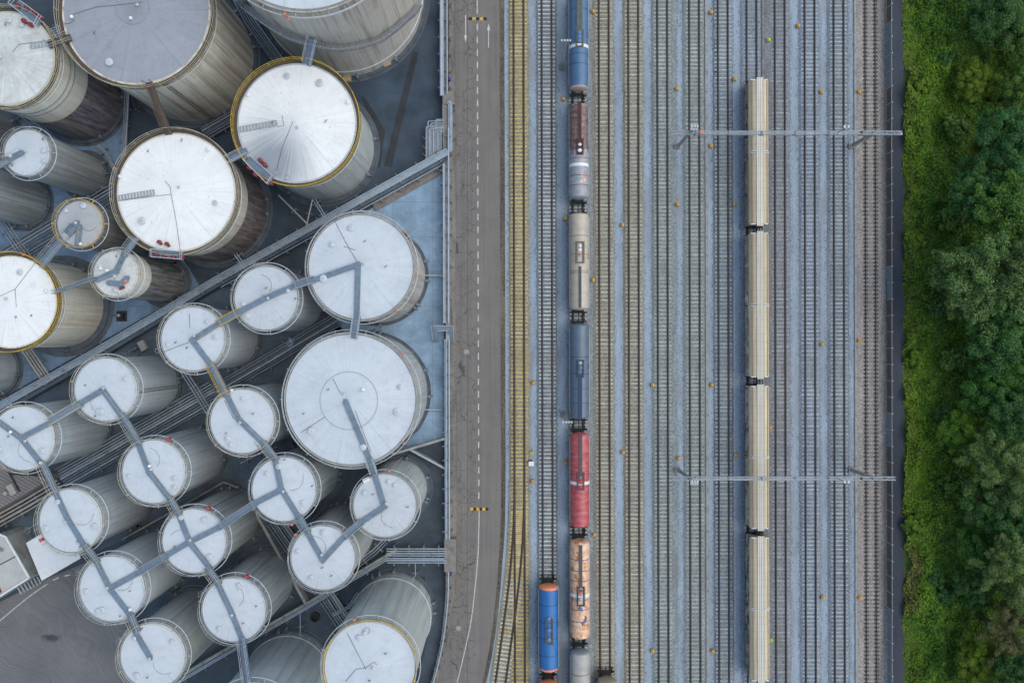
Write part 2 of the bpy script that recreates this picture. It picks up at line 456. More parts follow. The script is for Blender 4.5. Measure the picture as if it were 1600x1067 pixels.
def m_yard():
    t = NT('truck_yard_asphalt')
    cxy = P(95, 1010)
    v = t.n('ShaderNodeVectorMath', operation='SUBTRACT'); t.l(t.coord(), v.inputs[0]); v.inputs[1].default_value = (cxy.x, cxy.y, 0)
    dn = t.n('ShaderNodeTexNoise'); dn.inputs['Scale'].default_value = 0.05; dn.inputs['Detail'].default_value = 3
    t.l(t.coord(), dn.inputs['Vector'])
    w2 = t.n('ShaderNodeVectorMath', operation='MULTIPLY_ADD'); t.l(dn.outputs['Color'], w2.inputs[0]); w2.inputs[1].default_value = (26, 26, 0); t.l(v.outputs[0], w2.inputs[2])
    L = t.n('ShaderNodeVectorMath', operation='LENGTH'); t.l(w2.outputs[0], L.inputs[0])
    r = t.n('ShaderNodeCombineXYZ'); t.l(L.outputs['Value'], r.inputs[0])
    sw = t.n('ShaderNodeTexNoise'); sw.inputs['Scale'].default_value = 1.9; sw.inputs['Detail'].default_value = 5; sw.inputs['Roughness'].default_value = 0.7
    t.l(r.outputs[0], sw.inputs['Vector'])
    base = t.ramp(t.noise(scale=6, detail=4, rough=0.7), 0.3, 0.7, (0.122, 0.123, 0.127), (0.164, 0.164, 0.167))
    base = t.mix(1.0, base, t.ramp(sw.outputs[0], 0.3, 0.7, (0.76, 0.76, 0.77), (1.2, 1.21, 1.22)), 'MULTIPLY')
    base = t.mix(1.0, base, t.ramp(t.noise(scale=0.1, detail=4), 0.35, 0.65, (0.8, 0.8, 0.82), (1.15, 1.15, 1.15)), 'MULTIPLY')
    # oily smudge
    ov = t.n('ShaderNodeVectorMath', operation='SUBTRACT'); t.l(t.coord(), ov.inputs[0]); oc = P(80, 996); ov.inputs[1].default_value = (oc.x, oc.y, 0)
    oR = t.n('ShaderNodeMapping'); oR.inputs['Rotation'].default_value = (0, 0, -.35); oR.inputs['Scale'].default_value = (0.55, 1.3, 1); t.l(ov.outputs[0], oR.inputs[0])
    oL = t.n('ShaderNodeVectorMath', operation='LENGTH'); t.l(oR.outputs[0], oL.inputs[0])
    of = t.math('ADD', oL.outputs['Value'], t.math('MULTIPLY', t.noise(scale=1.6, detail=6, rough=.7), 1.6))
    base = t.mix(t.math('MULTIPLY', t.ramp(of, .35, .95 , (1, 1, 1), (0, 0, 0)) if False else t.ramp(t.math('MULTIPLY', of, .5), .62, .86, (1, 1, 1), (0, 0, 0)), .8), base, (.03, .03, .034))
    return t.out(base, 0.85)
M['yard'] = m_yard()
M['verge'] = m_gravel('brown_verge', (0.095, 0.078, 0.062), 0.6, 0.3, 3.0, (0.22, 0.19, 0.15))
M['kerb'] = m_gravel('stained_pavement', (0.20, 0.185, 0.168), 0.22, 0.3, 3.0, (0.075, 0.07, 0.066))
M['path'] = m_gravel('dark_path_asphalt', (0.046, 0.055, 0.075), 0.12, 0.2, 6.0)
M['earth'] = m_gravel('dark_earth', (0.040, 0.075, 0.016), 0.4, 0.3, 1.2, (0.05, 0.065, 0.020))
M['weeds'] = m_gravel('weedy_strip', (0.105, 0.10, 0.085), 0.45, 0.25, 3.0, (0.055, 0.075, 0.02))

# ------------------------------------------------------------------ ground, roads and surfaces
def surface(name, poly_px, z, mat):
    return MB().sheet([P(*p)[:2] for p in poly_px], z).build(name, mat, kind='structure')

B = 900
MB().sheet([(-B, -B), (B, -B), (B, B), (-B, B)], -0.03).build('ground', M['earth'], kind='structure')
surface('yard_ground', [(760, -800), (1396, -800), (1396, 1870), (640, 1870), (690, 1240), (740, 1120), (772, 960), (783, 850), (785, 760)], 0.0, M['gravel'])
surface('basin_ground', [(-800, -800), (706, -800), (706, 1300), (500, 1870), (-800, 1870)], 0.0, M['tank_ground'])
surface('basin_ground', [(380, -200), (692, -200), (692, 236), (345, 428), (290, 330)], 0.02, M['basin_wet'])
surface('concrete_slab', [(694, 262), (694, 684), (614, 708), (520, 640), (508, 520), (546, 345)], 0.02, M['slab_pale'])
surface('concrete_slab', [(-120, 150), (150, 215), (198, 130), (200, 250), (245, 340), (312, 446), (0, 624), (-120, 690)], 0.02, M['slab_blue'])
surface('concrete_slab', [(-120, 700), (0, 640), (345, 450), (470, 440), (540, 520), (500, 640), (420, 830), (340, 755), (190, 845), (60, 900), (-120, 900)], 0.02, M['slab_dim'])
surface('yard_asphalt', [(-200, 1000), (0, 940), (70, 905), (150, 872), (205, 990), (285, 1068), (230, 1250), (-200, 1250)], 0.03, M['yard'])
# dark repair strips across the damp basin
surface('asphalt_patch', [(645, 80), (654, 82), (612, 262), (600, 260)], 0.04, M['patch'])
surface('asphalt_patch', [(564, 150), (574, 158), (602, 205), (594, 262), (586, 260), (592, 208), (570, 168)], 0.04, M['patch'])
surface('asphalt_patch', [(655, 900), (664, 900), (668, 1000), (650, 1070), (640, 1068), (658, 1000)], 0.04, M['patch'])

kerb_l = [(701, -120), (701, 500), (702, 895), (699, 945), (691, 1000), (678, 1055), (660, 1115)]
road_l = [(710.5, -120), (712.5, 500), (713.5, 880), (707, 950), (699, 1000), (686, 1055), (668, 1115)]
road_r = [(780, -120), (782, 500), (783, 790), (778, 890), (772.5, 955), (765, 1010), (755, 1060), (740, 1115)]
verge_r = [(787.5, -120), (789.5, 500), (789.5, 790), (784, 890), (778.5, 955), (771, 1010), (761, 1060), (746, 1115)]
def pw(l, z=0.0): return [P(x, y, z)[:2] for x, y in l]
def smoothline(pts, n=8):
    """Catmull-Rom through pixel points"""
    out = []
    for i in range(len(pts) - 1):
        p0, p1, p2, p3 = pts[max(i - 1, 0)], pts[i], pts[i + 1], pts[min(i + 2, len(pts) - 1)]
        for s in range(n):
            u = s / n
            out.append(tuple(0.5 * (2 * p1[k] + (-p0[k] + p2[k]) * u + (2 * p0[k] - 5 * p1[k] + 4 * p2[k] - p3[k]) * u * u + (-p0[k] + 3 * p1[k] - 3 * p2[k] + p3[k]) * u ** 3) for k in range(len(p1))))
    out.append(pts[-1])
    return out
def ribbon(name, a, b, z, mat):
    a, b = smoothline(a), smoothline(b)
    def at(l, y):
        for i in range(len(l) - 1):
            if l[i][1] <= y <= l[i + 1][1]:
                u = (y - l[i][1]) / max(l[i + 1][1] - l[i][1], 1e-6)
                return l[i][0] + u * (l[i + 1][0] - l[i][0])
        return l[-1][0]
    ys = [-120 + i * 15 for i in range(83)]
    ys = [y for y in ys if y <= min(a[-1][1], b[-1][1])]
    return MB().strip([P(at(a, y), y)[:2] for y in ys], [P(at(b, y), y)[:2] for y in ys], z).build(name, mat, kind='structure')
ribbon('road', road_l, road_r, 0.03, M['road'])
ribbon('verge', road_r, verge_r, 0.05, M['verge'])
# pavement with a real kerb step
ka, kb = smoothline(kerb_l), smoothline([(x - 0.2, y) for x, y in road_l])
pv = MB()
def xat(l, y):
    for i in range(len(l) - 1):
        if l[i][1] <= y <= l[i + 1][1]:
            u = (y - l[i][1]) / max(l[i + 1][1] - l[i][1], 1e-6)
            return l[i][0] + u * (l[i + 1][0] - l[i][0])
    return l[-1][0]
ys = [-120 + i * 15 for i in range(82)]
L_ = [P(xat(ka, y), y) for y in ys]; R_ = [P(xat(kb, y), y) for y in ys]
pv.strip([p[:2] for p in L_], [p[:2] for p in R_], 0.12)
for i in range(len(ys) - 1):
    pv.add([(R_[i].x, R_[i].y, 0.12), (R_[i].x, R_[i].y, -0.02), (R_[i + 1].x, R_[i + 1].y, -0.02), (R_[i + 1].x, R_[i + 1].y, 0.12)], [(0, 1, 2, 3)])
pv.build('pavement', M['kerb'], kind='structure')
surface('path', [(1393.5, -800), (1410.5, -800), (1412, 1870), (1394.5, 1870)], 0.02, M['path'])
surface('weedy_strip', [(1376, -800), (1393.3, -800), (1394.3, 1870), (1379, 1870)], 0.02, M['weeds'])

# road markings
mk = MB()
def line_px(mb, pts, wd, z=0.036):
    pts = [P(*p) for p in pts]
    l, r = [], []
    for i, p in enumerate(pts):
        t = (pts[min(i + 1, len(pts) - 1)] - pts[max(i - 1, 0)]).normalized()
        nrm = Vector((-t.y, t.x, 0)) * wd / 2
        l.append((p + nrm)[:2]); r.append((p - nrm)[:2])
    mb.strip(l, r, z)
y = 38.0
while y < 770:
    x = 745.6 + 0.0034 * y
    line_px(mk, [(x, y), (x + 0.03, y + 10.2)], 0.17)
    y += 19.75
line_px(mk, [(745.4, -60), (745.7, 22)], 0.16)
line_px(mk, smoothline([(748.8, 796), (748, 835), (746.5, 872), (741, 930), (736, 970), (727, 1013), (714, 1066), (700, 1110)], 10), 0.13)
for x, ya, yb, head in ((727.6, 24, 56, 1), (763.4, 75, 48, -1)):
    line_px(mk, [(x, ya), (x, yb)], 0.13)
    mk.sheet([P(x - 2.6, yb)[:2], P(x + 2.6, yb)[:2], P(x, yb + head * 11)[:2]], 0.036)
mk.build('lane_marking', M['line'], kind='structure')
ym = MB()
line_px(ym, smoothline([(-30, 992), (0, 969), (30, 944), (52, 927), (74, 912)], 6), 0.15, 0.045)
line_px(ym, [(83, 906), (92, 902)], 0.2, 0.045)
line_px(ym, [(101, 899.5), (110, 897.5)], 0.2, 0.045)
ym.build('lane_marking', M['line'], kind='structure')
# ------------------------------------------------------------------ railway tracks
TILT = 0.0022
GA = 0.755                      # half the distance between the rail centres
YA, YB = -100.0, 100.0
SLEEP = 0.603

def rail_mb(pts, foot=0.16):
    """flat-bottom rail with its fastening strip along a line"""
    mb = MB()
    prof = [(-foot, 0.20), (-foot, 0.225), (-0.045, 0.25), (-0.045, 0.37), (0.045, 0.37), (0.045, 0.25), (foot, 0.225), (foot, 0.20)]
    vs, n = [], len(prof)
    for i, p in enumerate(pts):
        t = (Vector(pts[min(i + 1, len(pts) - 1)]) - Vector(pts[max(i - 1, 0)])).normalized()
        nx, ny = t.y, -t.x
        for a, z in prof: vs.append((p[0] + nx * a, p[1] + ny * a, z))
    fs = []
    for i in range(len(pts) - 1):
        for j in range(n):
            k = (j + 1) % n
            fs.append((i * n + j, (i + 1) * n + j, (i + 1) * n + k, i * n + k))
    mb.add(vs, fs)
    return mb

def m_sleeper(name, c, seed, lo=0.62, hi=1.18):
    t = NT(name)
    oi = t.n('ShaderNodeObjectInfo')
    g = t.n('ShaderNodeNewGeometry')
    col = t.ramp(t.noise((0.9, 0.9, 0.9), 3.0, 4, 0.7, src=g.outputs['Position']), 0.3, 0.7, mul(c, lo), mul(c, hi))
    # every sleeper weathered a little differently
    cell = t.n('ShaderNodeTexWhiteNoise', noise_dimensions='1D')
    sp = t.n('ShaderNodeSeparateXYZ'); t.l(g.outputs['Position'], sp.inputs[0])
    t.l(t.math('ADD', t.math('FLOOR', t.math('DIVIDE', sp.outputs[1], SLEEP)), float(seed)), cell.inputs['W'])
    col = t.mix(1.0, col, t.ramp(cell.outputs['Value'], 0.0, 1.0, (0.78, 0.78, 0.78), (1.16, 1.15, 1.12)), 'MULTIPLY')
    mid = t.ramp(t.noise((0.6, 0.2, 1), 0.8, 4, src=g.outputs['Position']), 0.45, 0.7, (1, 1, 1), (0.72, 0.70, 0.66))
    col = t.mix(1.0, col, mid, 'MULTIPLY')
    return t.out(col, 0.85)
SLC = {
    'yellow': m_sleeper('yellow_stained_sleeper', (0.62, 0.48, 0.22), 1),
    'pale': m_sleeper('pale_sleeper', (0.60, 0.60, 0.55), 2),
    'brown': m_sleeper('cream_sleeper', (0.47, 0.45, 0.35), 3),
    'green': m_sleeper('greenish_sleeper', (0.42, 0.44, 0.37), 4),
    'blue': m_sleeper('grey_sleeper', (0.33, 0.36, 0.38), 5),
    'grey': m_sleeper('light_grey_sleeper', (0.40, 0.45, 0.47), 6),
    'tan': m_sleeper('buried_sleeper', (0.245, 0.222, 0.205), 7, .75, 1.1),
}
def sleeper_mesh(mat, half=1.28, wd=0.205, top=0.20):
    mb = MB()
    w = wd / 2
    vs = [(-half, -w, 0.05), (half, -w, 0.05), (half, w, 0.05), (-half, w, 0.05),
          (-half, -w, top - .02), (half, -w, top - .02), (half, w, top - .02), (-half, w, top - .02),
          (-half + .03, -w + .03, top), (half - .03, -w + .03, top), (half - .03, w - .03, top), (-half + .03, w - .03, top)]
    mb.add(vs, [(3, 2, 1, 0), (0, 1, 5, 4), (1, 2, 6, 5), (2, 3, 7, 6), (3, 0, 4, 7), (4, 5, 9, 8), (5, 6, 10, 9), (6, 7, 11, 10), (7, 4, 8, 11), (8, 9, 10, 11)])
    return mb.mesh('sleeper', mat)

TRACKS = [   # x at mid height, ballast, ballast half width (left, right), sleeper, label
    (811.3, 'yellow', 1.36, 1.33, 'yellow', 'track with yellow stained sleepers, nearest the road verge'),
    (855.0, 'slate', 1.40, 1.30, 'pale', 'track with pale sleepers on dark slate ballast, under the blue orange-ended tank wagon'),
    (903.0, 'grey', 1.36, 2.5, 'pale', 'track mostly hidden under the row of coloured tank wagons'),
    (944.3, 'brown', 1.85, 1.32, 'brown', 'track with cream sleepers just beyond the row of coloured tank wagons'),
    (990.3, 'brown', 1.40, 1.32, 'brown', 'brownish track second beyond the coloured tank wagons, between two pale gravel paths'),
    (1035.5, 'green', 1.46, 2.0, 'green', 'greenish track just before the left masts of the gantries, with a grey ballast shoulder'),
    (1085.3, 'green', 1.55, 1.42, 'green', 'track passing under the lit left ends of both gantries'),
    (1130.0, 'blue', 1.33, 1.31, 'green', 'track with empty rails immediately beside the cream hopper wagons, on their tank farm side'),
    (1174.8, 'blue', 1.48, 1.32, 'blue', 'track carrying the long row of cream covered wagons'),
    (1218.8, 'plum', 2.3, 1.36, 'blue', 'dull purplish track immediately beyond the cream covered wagons'),
    (1265.3, 'blue', 1.44, 1.32, 'grey', 'bluish track with light grey sleepers between two gravel paths, second beyond the cream wagons'),
    (1310.5, 'slate', 1.55, 1.36, 'grey', 'dark ballasted track with light sleepers just before the right masts of the gantries'),
    (1360.0, 'tan', 2.25, 2.2, 'tan', 'outermost track buried in tan ballast beside the noise barrier'),
]
shared_sl = {k: sleeper_mesh(SLC[k]) for k in SLC}
shared_sl['tan'] = sleeper_mesh(SLC['tan'], 1.28, 0.20, 0.165)
NS = int((YB - YA) / SLEEP)
rng = random.Random(11)
RAILMESH = {}
for s in ('rail', 'rail_rust'):
    RAILMESH[s] = rail_mb([(0, YA, 0), (0, YB, 0)]).mesh('rail', M[s])
RAILMESH['tan'] = rail_mb([(0, YA, 0), (0, YB, 0)], 0.075).mesh('rail', m_plain('rail_dusty', (0.115, 0.105, 0.105), 0.6, 0.1, 0.2, 2))
fast_mb = MB()
for i in range(NS):
    yy = YA + (i + 0.5) * SLEEP
    for sx in (-1, 1):
        for q_ in (-.19, .19): fast_mb.box((sx * GA + q_, yy, 0.20), (0.22, 0.26, 0.08))
        fast_mb.box((sx * GA, yy, 0.215), (0.2, 0.24, 0.07))
fast_me = fast_mb.mesh('fastenings', M['steel_dark'])

def ballast_mesh(L, R, seed, mat):
    """ballast shoulder with uneven edges and a shallow crown"""
    mb = MB()
    r = random.Random(seed)
    n = 760
    vs = []
    for i in range(n + 1):
        y = -105 + 210 * i / n
        jl, jr = r.gauss(0, .035), r.gauss(0, .035)
        row = [(-L + jl - 0.22, 0.005), (-L + jl, 0.10), (-1.3, 0.150 + r.uniform(-.01, .01)), (-0.35, 0.145 + r.uniform(-.012, .012)), (0.35, 0.145 + r.uniform(-.012, .012)), (1.3, 0.150 + r.uniform(-.01, .01)), (R + jr, 0.10), (R + jr + 0.22, 0.005)]
        vs += [(x, y, z) for x, z in row]
    fs = []
    for i in range(n):
        for j in range(7):
            fs.append((i * 8 + j, i * 8 + j + 1, (i + 1) * 8 + j + 1, (i + 1) * 8 + j))
    mb.add(vs, fs, 0, True)
    return mb.mesh('ballast', mat)

for ti, (px, bal, L, R, sl, lab) in enumerate(TRACKS):
    X = P(px, CY).x
    link('ballast', ballast_mesh(L, R, ti, M['bal_' + bal]), None, (X, 0, 0), TILT, 'structure')
    off = rng.uniform(0, SLEEP)
    tr = thing('railway_track', lab, 'railway track', (X, 0, 0), TILT, 'railway tracks of the yard')
    for sx in (-1, 1):
        link('rail', RAILMESH['tan' if sl == 'tan' else 'rail_rust' if ti in (0, 3, 4) else 'rail'], tr, (sx * GA, 0, 0))
    if sl == 'tan': link('fastenings', fast_me, tr, (0, off, 0))
    proto = None
    ks = sorted(range(NS), key=lambda i: abs(YA + (i + 0.5) * SLEEP + off))
    near = set(ks[:100])
    rest = MB()
    base = shared_sl[sl]
    bv = [tuple(v.co) for v in base.vertices]; bf = [tuple(p.vertices) for p in base.polygons]
    for i in range(NS):
        y = YA + (i + 0.5) * SLEEP + off + rng.uniform(-0.03, 0.03)
        dx, a = rng.uniform(-0.025, 0.025), rng.uniform(-0.008, 0.008)
        if i in near:
            if proto is None:
                proto = o = link('sleeper', base, tr)
            else:
                o = proto.copy(); COL.objects.link(o)
            o.location = (dx, y, 0); o.rotation_euler = (0, 0, a)
        else:
            rest.add([(p[0] + dx, p[1] + y, p[2]) for p in bv], bf)
    rest.build('sleepers', SLC[sl], tr, kind='stuff')

# the siding that branches off the yellow track and curves away beside the road
sid = smoothline([(811.6, 752), (811.3, 790), (809.2, 840), (805.3, 890), (799.5, 940), (792.8, 990), (785.8, 1040), (778.6, 1090), (770, 1140)], 8)
tr = thing('railway_track', 'curved siding with long pale sleepers branching off the yellow track towards the road', 'railway track', (0, 0, 0), 0, 'railway tracks of the yard')
cl = [P(*p) for p in sid]
def offset(pts, o):
    r = []
    for i, p in enumerate(pts):
        t = (pts[min(i + 1, len(pts) - 1)] - pts[max(i - 1, 0)]).normalized()
        r.append(p + Vector((t.y, -t.x, 0)) * o)
    return r
for s in (-GA, GA):
    rail_mb([(p.x, p.y, 0.006) for p in offset(cl, s)]).build('rail', M['rail_rust'], tr, (0, 0, 0.006))
acc, k, proto = 0.0, 0, None
slm = shared_sl['pale']; sly = shared_sl['yellow']
for i in range(len(cl) - 1):
    seg = (cl[i + 1] - cl[i]); n = 0
    while acc <= seg.length:
        p = cl[i] + seg * (acc / seg.length)
        px = CX + p.x * PPM; py = CY - p.y * PPM
        if py > 800:
            ang = math.atan2(seg.y, seg.x) + PI / 2
            o = link('sleeper', slm if py > 905 and rng.random() < 0.9 else sly, tr, (p.x, p.y, -0.004), ang)
        acc += SLEEP
    acc -= seg.length
bl = MB()
lo, ro = offset(cl, 1.55), offset(cl, -1.55)
bl.strip([p[:2] for p in lo], [p[:2] for p in ro], 0.13)
bl.build('ballast', M['bal_yellow'], kind='structure')

# ------------------------------------------------------------------ little yard objects
def marker(px, py, mat, tall=0.5, label='', rz=0.0):
    p = P(px, py)
    r = thing('marker_lamp', label, 'track marker', p, rz, 'lamp boxes beside the tracks')
    mb = MB()
    mb.prism([(-.2, -.2), (.2, -.2), (.2, .2), (-.2, .2)], 0, tall)
    mb.add([(-.24, -.24, tall), (.24, -.24, tall), (.24, .24, tall), (-.24, .24, tall), (0, -.12, tall + .16), (0, .12, tall + .16)],
           [(0, 1, 4), (1, 2, 5, 4), (2, 3, 5), (3, 0, 4, 5)])
    mb.build('housing', mat, r)
    MB().box((0, 0, tall * 0.55), (0.42, 0.14, 0.16)).build('lens', M['steel_black'], r)
    MB().box((0, 0, 0.03), (0.62, 0.62, 0.07)).build('base', M['concrete'], r)
ORD = ['first', 'second', 'third', 'fourth', 'fifth', 'sixth', 'seventh', 'eighth', 'ninth']
LANES = [
    ('coloured tank wagons, barrier side', 'o', [(926, 20), (926, 438), (928, 834)]),
    ('coloured tank wagons, road side', 'o', [(880, 156), (883, 342), (884, 722)]),
    ('path between the two brownish tracks', 'o', [(972, 352), (973, 706)]),
    ('path between the yellow and slate tracks', 'o', [(833, 598), (832, 751)]),
    ('path before the first greenish track', 'o', [(1019, 601), (1019, 1015)]),
    ('path at the left gantry masts', 'o', [(1057, 140), (1058, 320), (1060, 715)]),
    ('cable duct path beyond the left masts', 'o', [(1110, 21), (1110, 229), (1111, 601), (1113, 1015)]),
    ('path just before the cream wagons', 'o', [(1147, 125), (1147, 320), (1149, 710)]),
    ('purplish track, far path side', 'o', [(1246, 42)]),
    ('path between bluish and dark tracks', 'o', [(1282, 145), (1283, 538), (1284, 932)]),
    ('path at the outermost tan track', 'o', [(1341, 145), (1341, 532), (1342, 932)]),
    ('cream wagons, barrier side', 'o', [(1202, 667)]),
    ('cream wagons, barrier side', 'l', [(1200, 64), (1203, 998)]),
]
for lane, c, pts in LANES:
    for i, (px, py) in enumerate(pts):
        nm = 'lime green' if c == 'l' else 'orange'
        lab = f'{nm} lamp box by the {lane}' if len(pts) == 1 else f'{ORD[i]} {nm} lamp box from the top, {lane}'
        marker(px, py, M['lime'] if c == 'l' else M['orange'], 0.5, lab, random.Random(int(px * 7 + py)).uniform(-.2, .2))

# point lever and point machine at the turnout
p = P(830, 706)
r = thing('point_lever', 'yellow weighted point lever beside the turnout of the yellow track', 'point lever', p)
mb = MB(); mb.box((0, 0, .12), (.5, .35, .2)); mb.box((.02, -.1, .32), (.34, .3, .25)); mb.build('weight', M['yellow'], r)
MB().tube([(0, 0, .2), (0.12, .5, .75)], .045).build('lever', M['blue_bin'], r)
MB().beam((-.2, 0, .12), (-1.4, .05, .12), .08, .06).build('rod', M['galv'], r)
p = P(830, 723.5)
r = thing('point_machine', 'grey box shaped point machine beside the turnout of the yellow track', 'point machine', p)
mb = MB(); mb.box((0, 0, .3), (.75, .65, .5)); mb.box((0, 0, .57), (.8, .7, .05)); mb.build('case', M['white'], r)
MB().box((-.1, .42, .2), (.55, .16, .3)).build('motor', M['steel_dark'], r)
MB().beam((-.37, 0, .15), (-1.5, 0, .15), .08, .06).build('rod', M['galv_dark'], r)

# manholes in the road, speed cushions
for px, py, lab in ((729, 549.5, 'round concrete manhole cover in the cracked lane, level with the stile'), (716.7, 981, 'round concrete manhole cover where the road begins to bend')):
    mb = MB(); mb.lathe([(0, .046), (.30, .046), (.30, .040), (.34, .040), (.34, .046), (.40, .046), (.40, .03)], 28)
    tag(mb.build('manhole_cover', M['concrete_pale'], None, P(px, py)), lab, 'manhole cover')
for px, py, n, lab in ((746.5, 30, 5, 'yellow and black speed cushion in the road beside the painted arrows'), (749, 795, 6, 'yellow and black speed cushion where the road begins to bend')):
    r = thing('speed_cushion', lab, 'speed cushion', P(px, py))
    wd = 2.75 / n
    for i in range(n):
        x = -1.375 + wd * (i + .5)
        mb = MB(); mb.add([(x - wd / 2, -.22, .032), (x + wd / 2, -.22, .032), (x + wd / 2, .22, .032), (x - wd / 2, .22, .032), (x - wd / 2, -.1, .09), (x + wd / 2, -.1, .09), (x + wd / 2, .1, .09), (x - wd / 2, .1, .09)],
                          [(0, 1, 5, 4), (4, 5, 6, 7), (2, 3, 7, 6), (0, 4, 7, 3), (1, 2, 6, 5)])
        mb.build('segment', M['yellow'] if (i % 2 == (1 if n == 5 else 0)) else M['rubber'], r)

# ------------------------------------------------------------------ yard lamp masts
def lamp_mast(px, py, label):
    r = thing('lamp_mast', label, 'lamp mast', P(px, py), 0, 'lamp masts by the tank wagons')
    MB().box((0, 0, .2), (.7, .9, .4)).build('base', M['concrete'], r)
    mb = MB()
    h = 11.0
    for x, y in ((-.16, -.16), (.16, -.16), (.16, .16), (-.16, .16)):
        mb.beam((x, y, .4), (x * .6, y * .6, h), .08, .08)
    for i in range(18):
        z0, z1 = .6 + i * .56, .6 + (i + 1) * .56
        f = 1 - .4 * (z0 / h); g = 1 - .4 * (z1 / h)
        s = 1 if i % 2 else -1
        mb.beam((-.16 * f * s, -.16 * f, z0), (.16 * g * s, -.16 * g, z1), .035, .035)
        mb.beam((-.16 * f, .16 * f * s, z0), (-.16 * g, -.16 * g * s, z1), .035, .035)
        mb.beam((.16 * f, .16 * f * s, z0), (.16 * g, -.16 * g * s, z1), .035, .035)
    mb.build('mast', M['galv'], r)
    MB().beam((-.75, 0, h), (.6, 0, h), .07, .07).build('crossbar', M['galv'], r)
    for x in (-.65, -.25, .15, .52):
        mb = MB(); mb.box((x, -.05, h + .1), (.20, .26, .16)); mb.box((x, -.05, h - .02), (.1, .1, .12))
        mb.build('floodlight', M['rail_white'], r)
lamp_mast(877.5, 105.5, 'lattice lamp mast with four floodlights beside the blue white-banded tank wagon')
lamp_mast(879.5, 647.5, 'lattice lamp mast with four floodlights beside the gap before the red tank wagon')

# ------------------------------------------------------------------ catenary gantries
M['gantry'] = m_plain('pale_gantry_paint', (.31, .34, .37), .5, 0, .15, 1)
def gantry(y_px, lit, label):
    zb = 7.6
    xl, xr = 1059.5, 1330.3
    base = P(xl, y_px)
    r = thing('catenary_gantry', label, 'gantry', base, 0, 'gantries over the tracks')
    X1 = P(xr, y_px).x - base.x
    xa = (1050 - CX) / PPM * (H - zb) / H - base.x + 0.0
    xb = (1407 - CX) / PPM * (H - zb) / H - base.x
    if not lit: xb = (1397 - CX) / PPM * (H - zb) / H - base.x
    # left mast
    MB().box((-.2, -.05, .15), (.9, .7, .4)).build('footing', M['concrete'], r)
    mb = MB()
    for x in (-.15, .15):
        for yv in (-.15, .15): mb.beam((x, yv, .3), (x * .7, yv * .7, 11), .06, .06)
    for i in range(18):
        z0, z1 = .4 + i * .58, .4 + (i + 1) * .58
        s = 1 if i % 2 else -1
        for yv in (-.14, .14): mb.beam((-.14 * s, yv, z0), (.14 * s, yv, z1), .035, .035)
        for x in (-.14, .14): mb.beam((x, -.14 * s, z0), (x, .14 * s, z1), .035, .035)
    mb.build('mast', M['galv_dark'], r)
    # right mast
    MB().box((X1, 0, .15), (1.1, .8, .4)).build('footing', M['concrete'], r)
    mb = MB(); mb.box((X1, 0, 4.1), (.34, .34, 7.6)); mb.box((X1, .19, 4.1), (.44, .05, 7.6)); mb.box((X1, -.19, 4.1), (.44, .05, 7.6))
    mb.build('mast', M['concrete_pale'], r)
    # lattice beam
    mb = MB()
    for yv in (-.20, .20):
        mb.beam((xa, yv, zb), (xb, yv, zb), .09, .09)
        mb.beam((xa, yv, zb + .55), (xb, yv, zb + .55), .08, .09)
    n = int((xb - xa) / .8)
    for i in range(n):
        x0, x1 = xa + (xb - xa) * i / n, xa + (xb - xa) * (i + 1) / n
        s = 1 if i % 2 else -1
        mb.beam((x0, -.20 * s, zb + .55), (x1, .20 * s, zb + .55), .045, .045)
        mb.beam((x0, -.20, zb + (.27 - .27 * s)), (x1, -.20, zb + (.27 + .27 * s)), .05, .05)
        mb.beam((x0, .20, zb + (.27 - .27 * s)), (x1, .20, zb + (.27 + .27 * s)), .05, .05)
    mb.box(((xa + xb) / 2 - 2.2, .0, zb + .63), ((xb - xa) * .74, .10, .05))
    mb.build('beam', M['gantry'], r)
    for i in range(6):
        x = xa + 3.2 + i * 4.75
        mb = MB(); mb.box((x, 0, zb + .3), (.10, .46, .62)); mb.beam((x, 0, zb), (x, 0, 6.6), .08, .08); mb.beam((x, 0, 6.6), (x + .9, 0, 6.2), .05, .05)
        mb.build('drop_bracket', M['steel_dark'], r)
    # floodlights above the left mast and on the beam
    MB().box((0, 0, 10.9), (1.1, .75, .08)).build('lamp_platform', M['galv'], r)
    for x in (-.35, .05, .4):
        mb = MB(); mb.box((x, .1, 11.1), (.24, .3, .22)); mb.build('floodlight', M['rail_white'], r)
    xl2 = (1276 - CX) / PPM - base.x
    MB().tube([(xl2, 0, zb), (xl2, 0, 11)], .06).build('lamp_post', M['galv'], r)
    for x in (-.3, .25):
        MB().box((xl2 + x, .05, 11.05), (.26, .36, .2)).build('floodlight', M['rail_white'], r)
    if lit:
        mb = MB(); mb.box((1.45, -.25, zb + 1.5), (.5, .55, .5)); mb.beam((1.45, -.2, zb), (1.45, -.2, zb + 1.3), .1, .1)
        mb.build('signal_box', M['coral'], r)
        MB().tube([(xb - .3, -.2, zb + .3), (xb + .15, -.2, zb + .2), (xb + .2, .0, zb + .1), (xb, .15, zb)], .05).build('end_loop', M['white'], r)
gantry(229.0, True, 'pale lattice gantry over the tracks with a red signal box at its left end')
gantry(733.5, False, 'pale lattice gantry without any red box, over the third cream wagon')

# thin overhead wires along the electrified tracks
for px, lab in ((1147.5, 'thin overhead wire along the gravel path before the cream wagons'), (1241.0, 'thin overhead wire over the path beyond the purplish track'),
                (1286.0, 'thin overhead wire over the path between the bluish and dark tracks'), (1331.0, 'thin overhead wire along the path by the right gantry masts')):
    zz = 5.6
    x = P(px, CY, zz).x
    tag(MB().tube([(x - 100 * -TILT, -100, zz), (x + 100 * -TILT, 100, zz)], .022, 5).build('overhead_wire', M['galv'], None), lab, 'overhead wire')
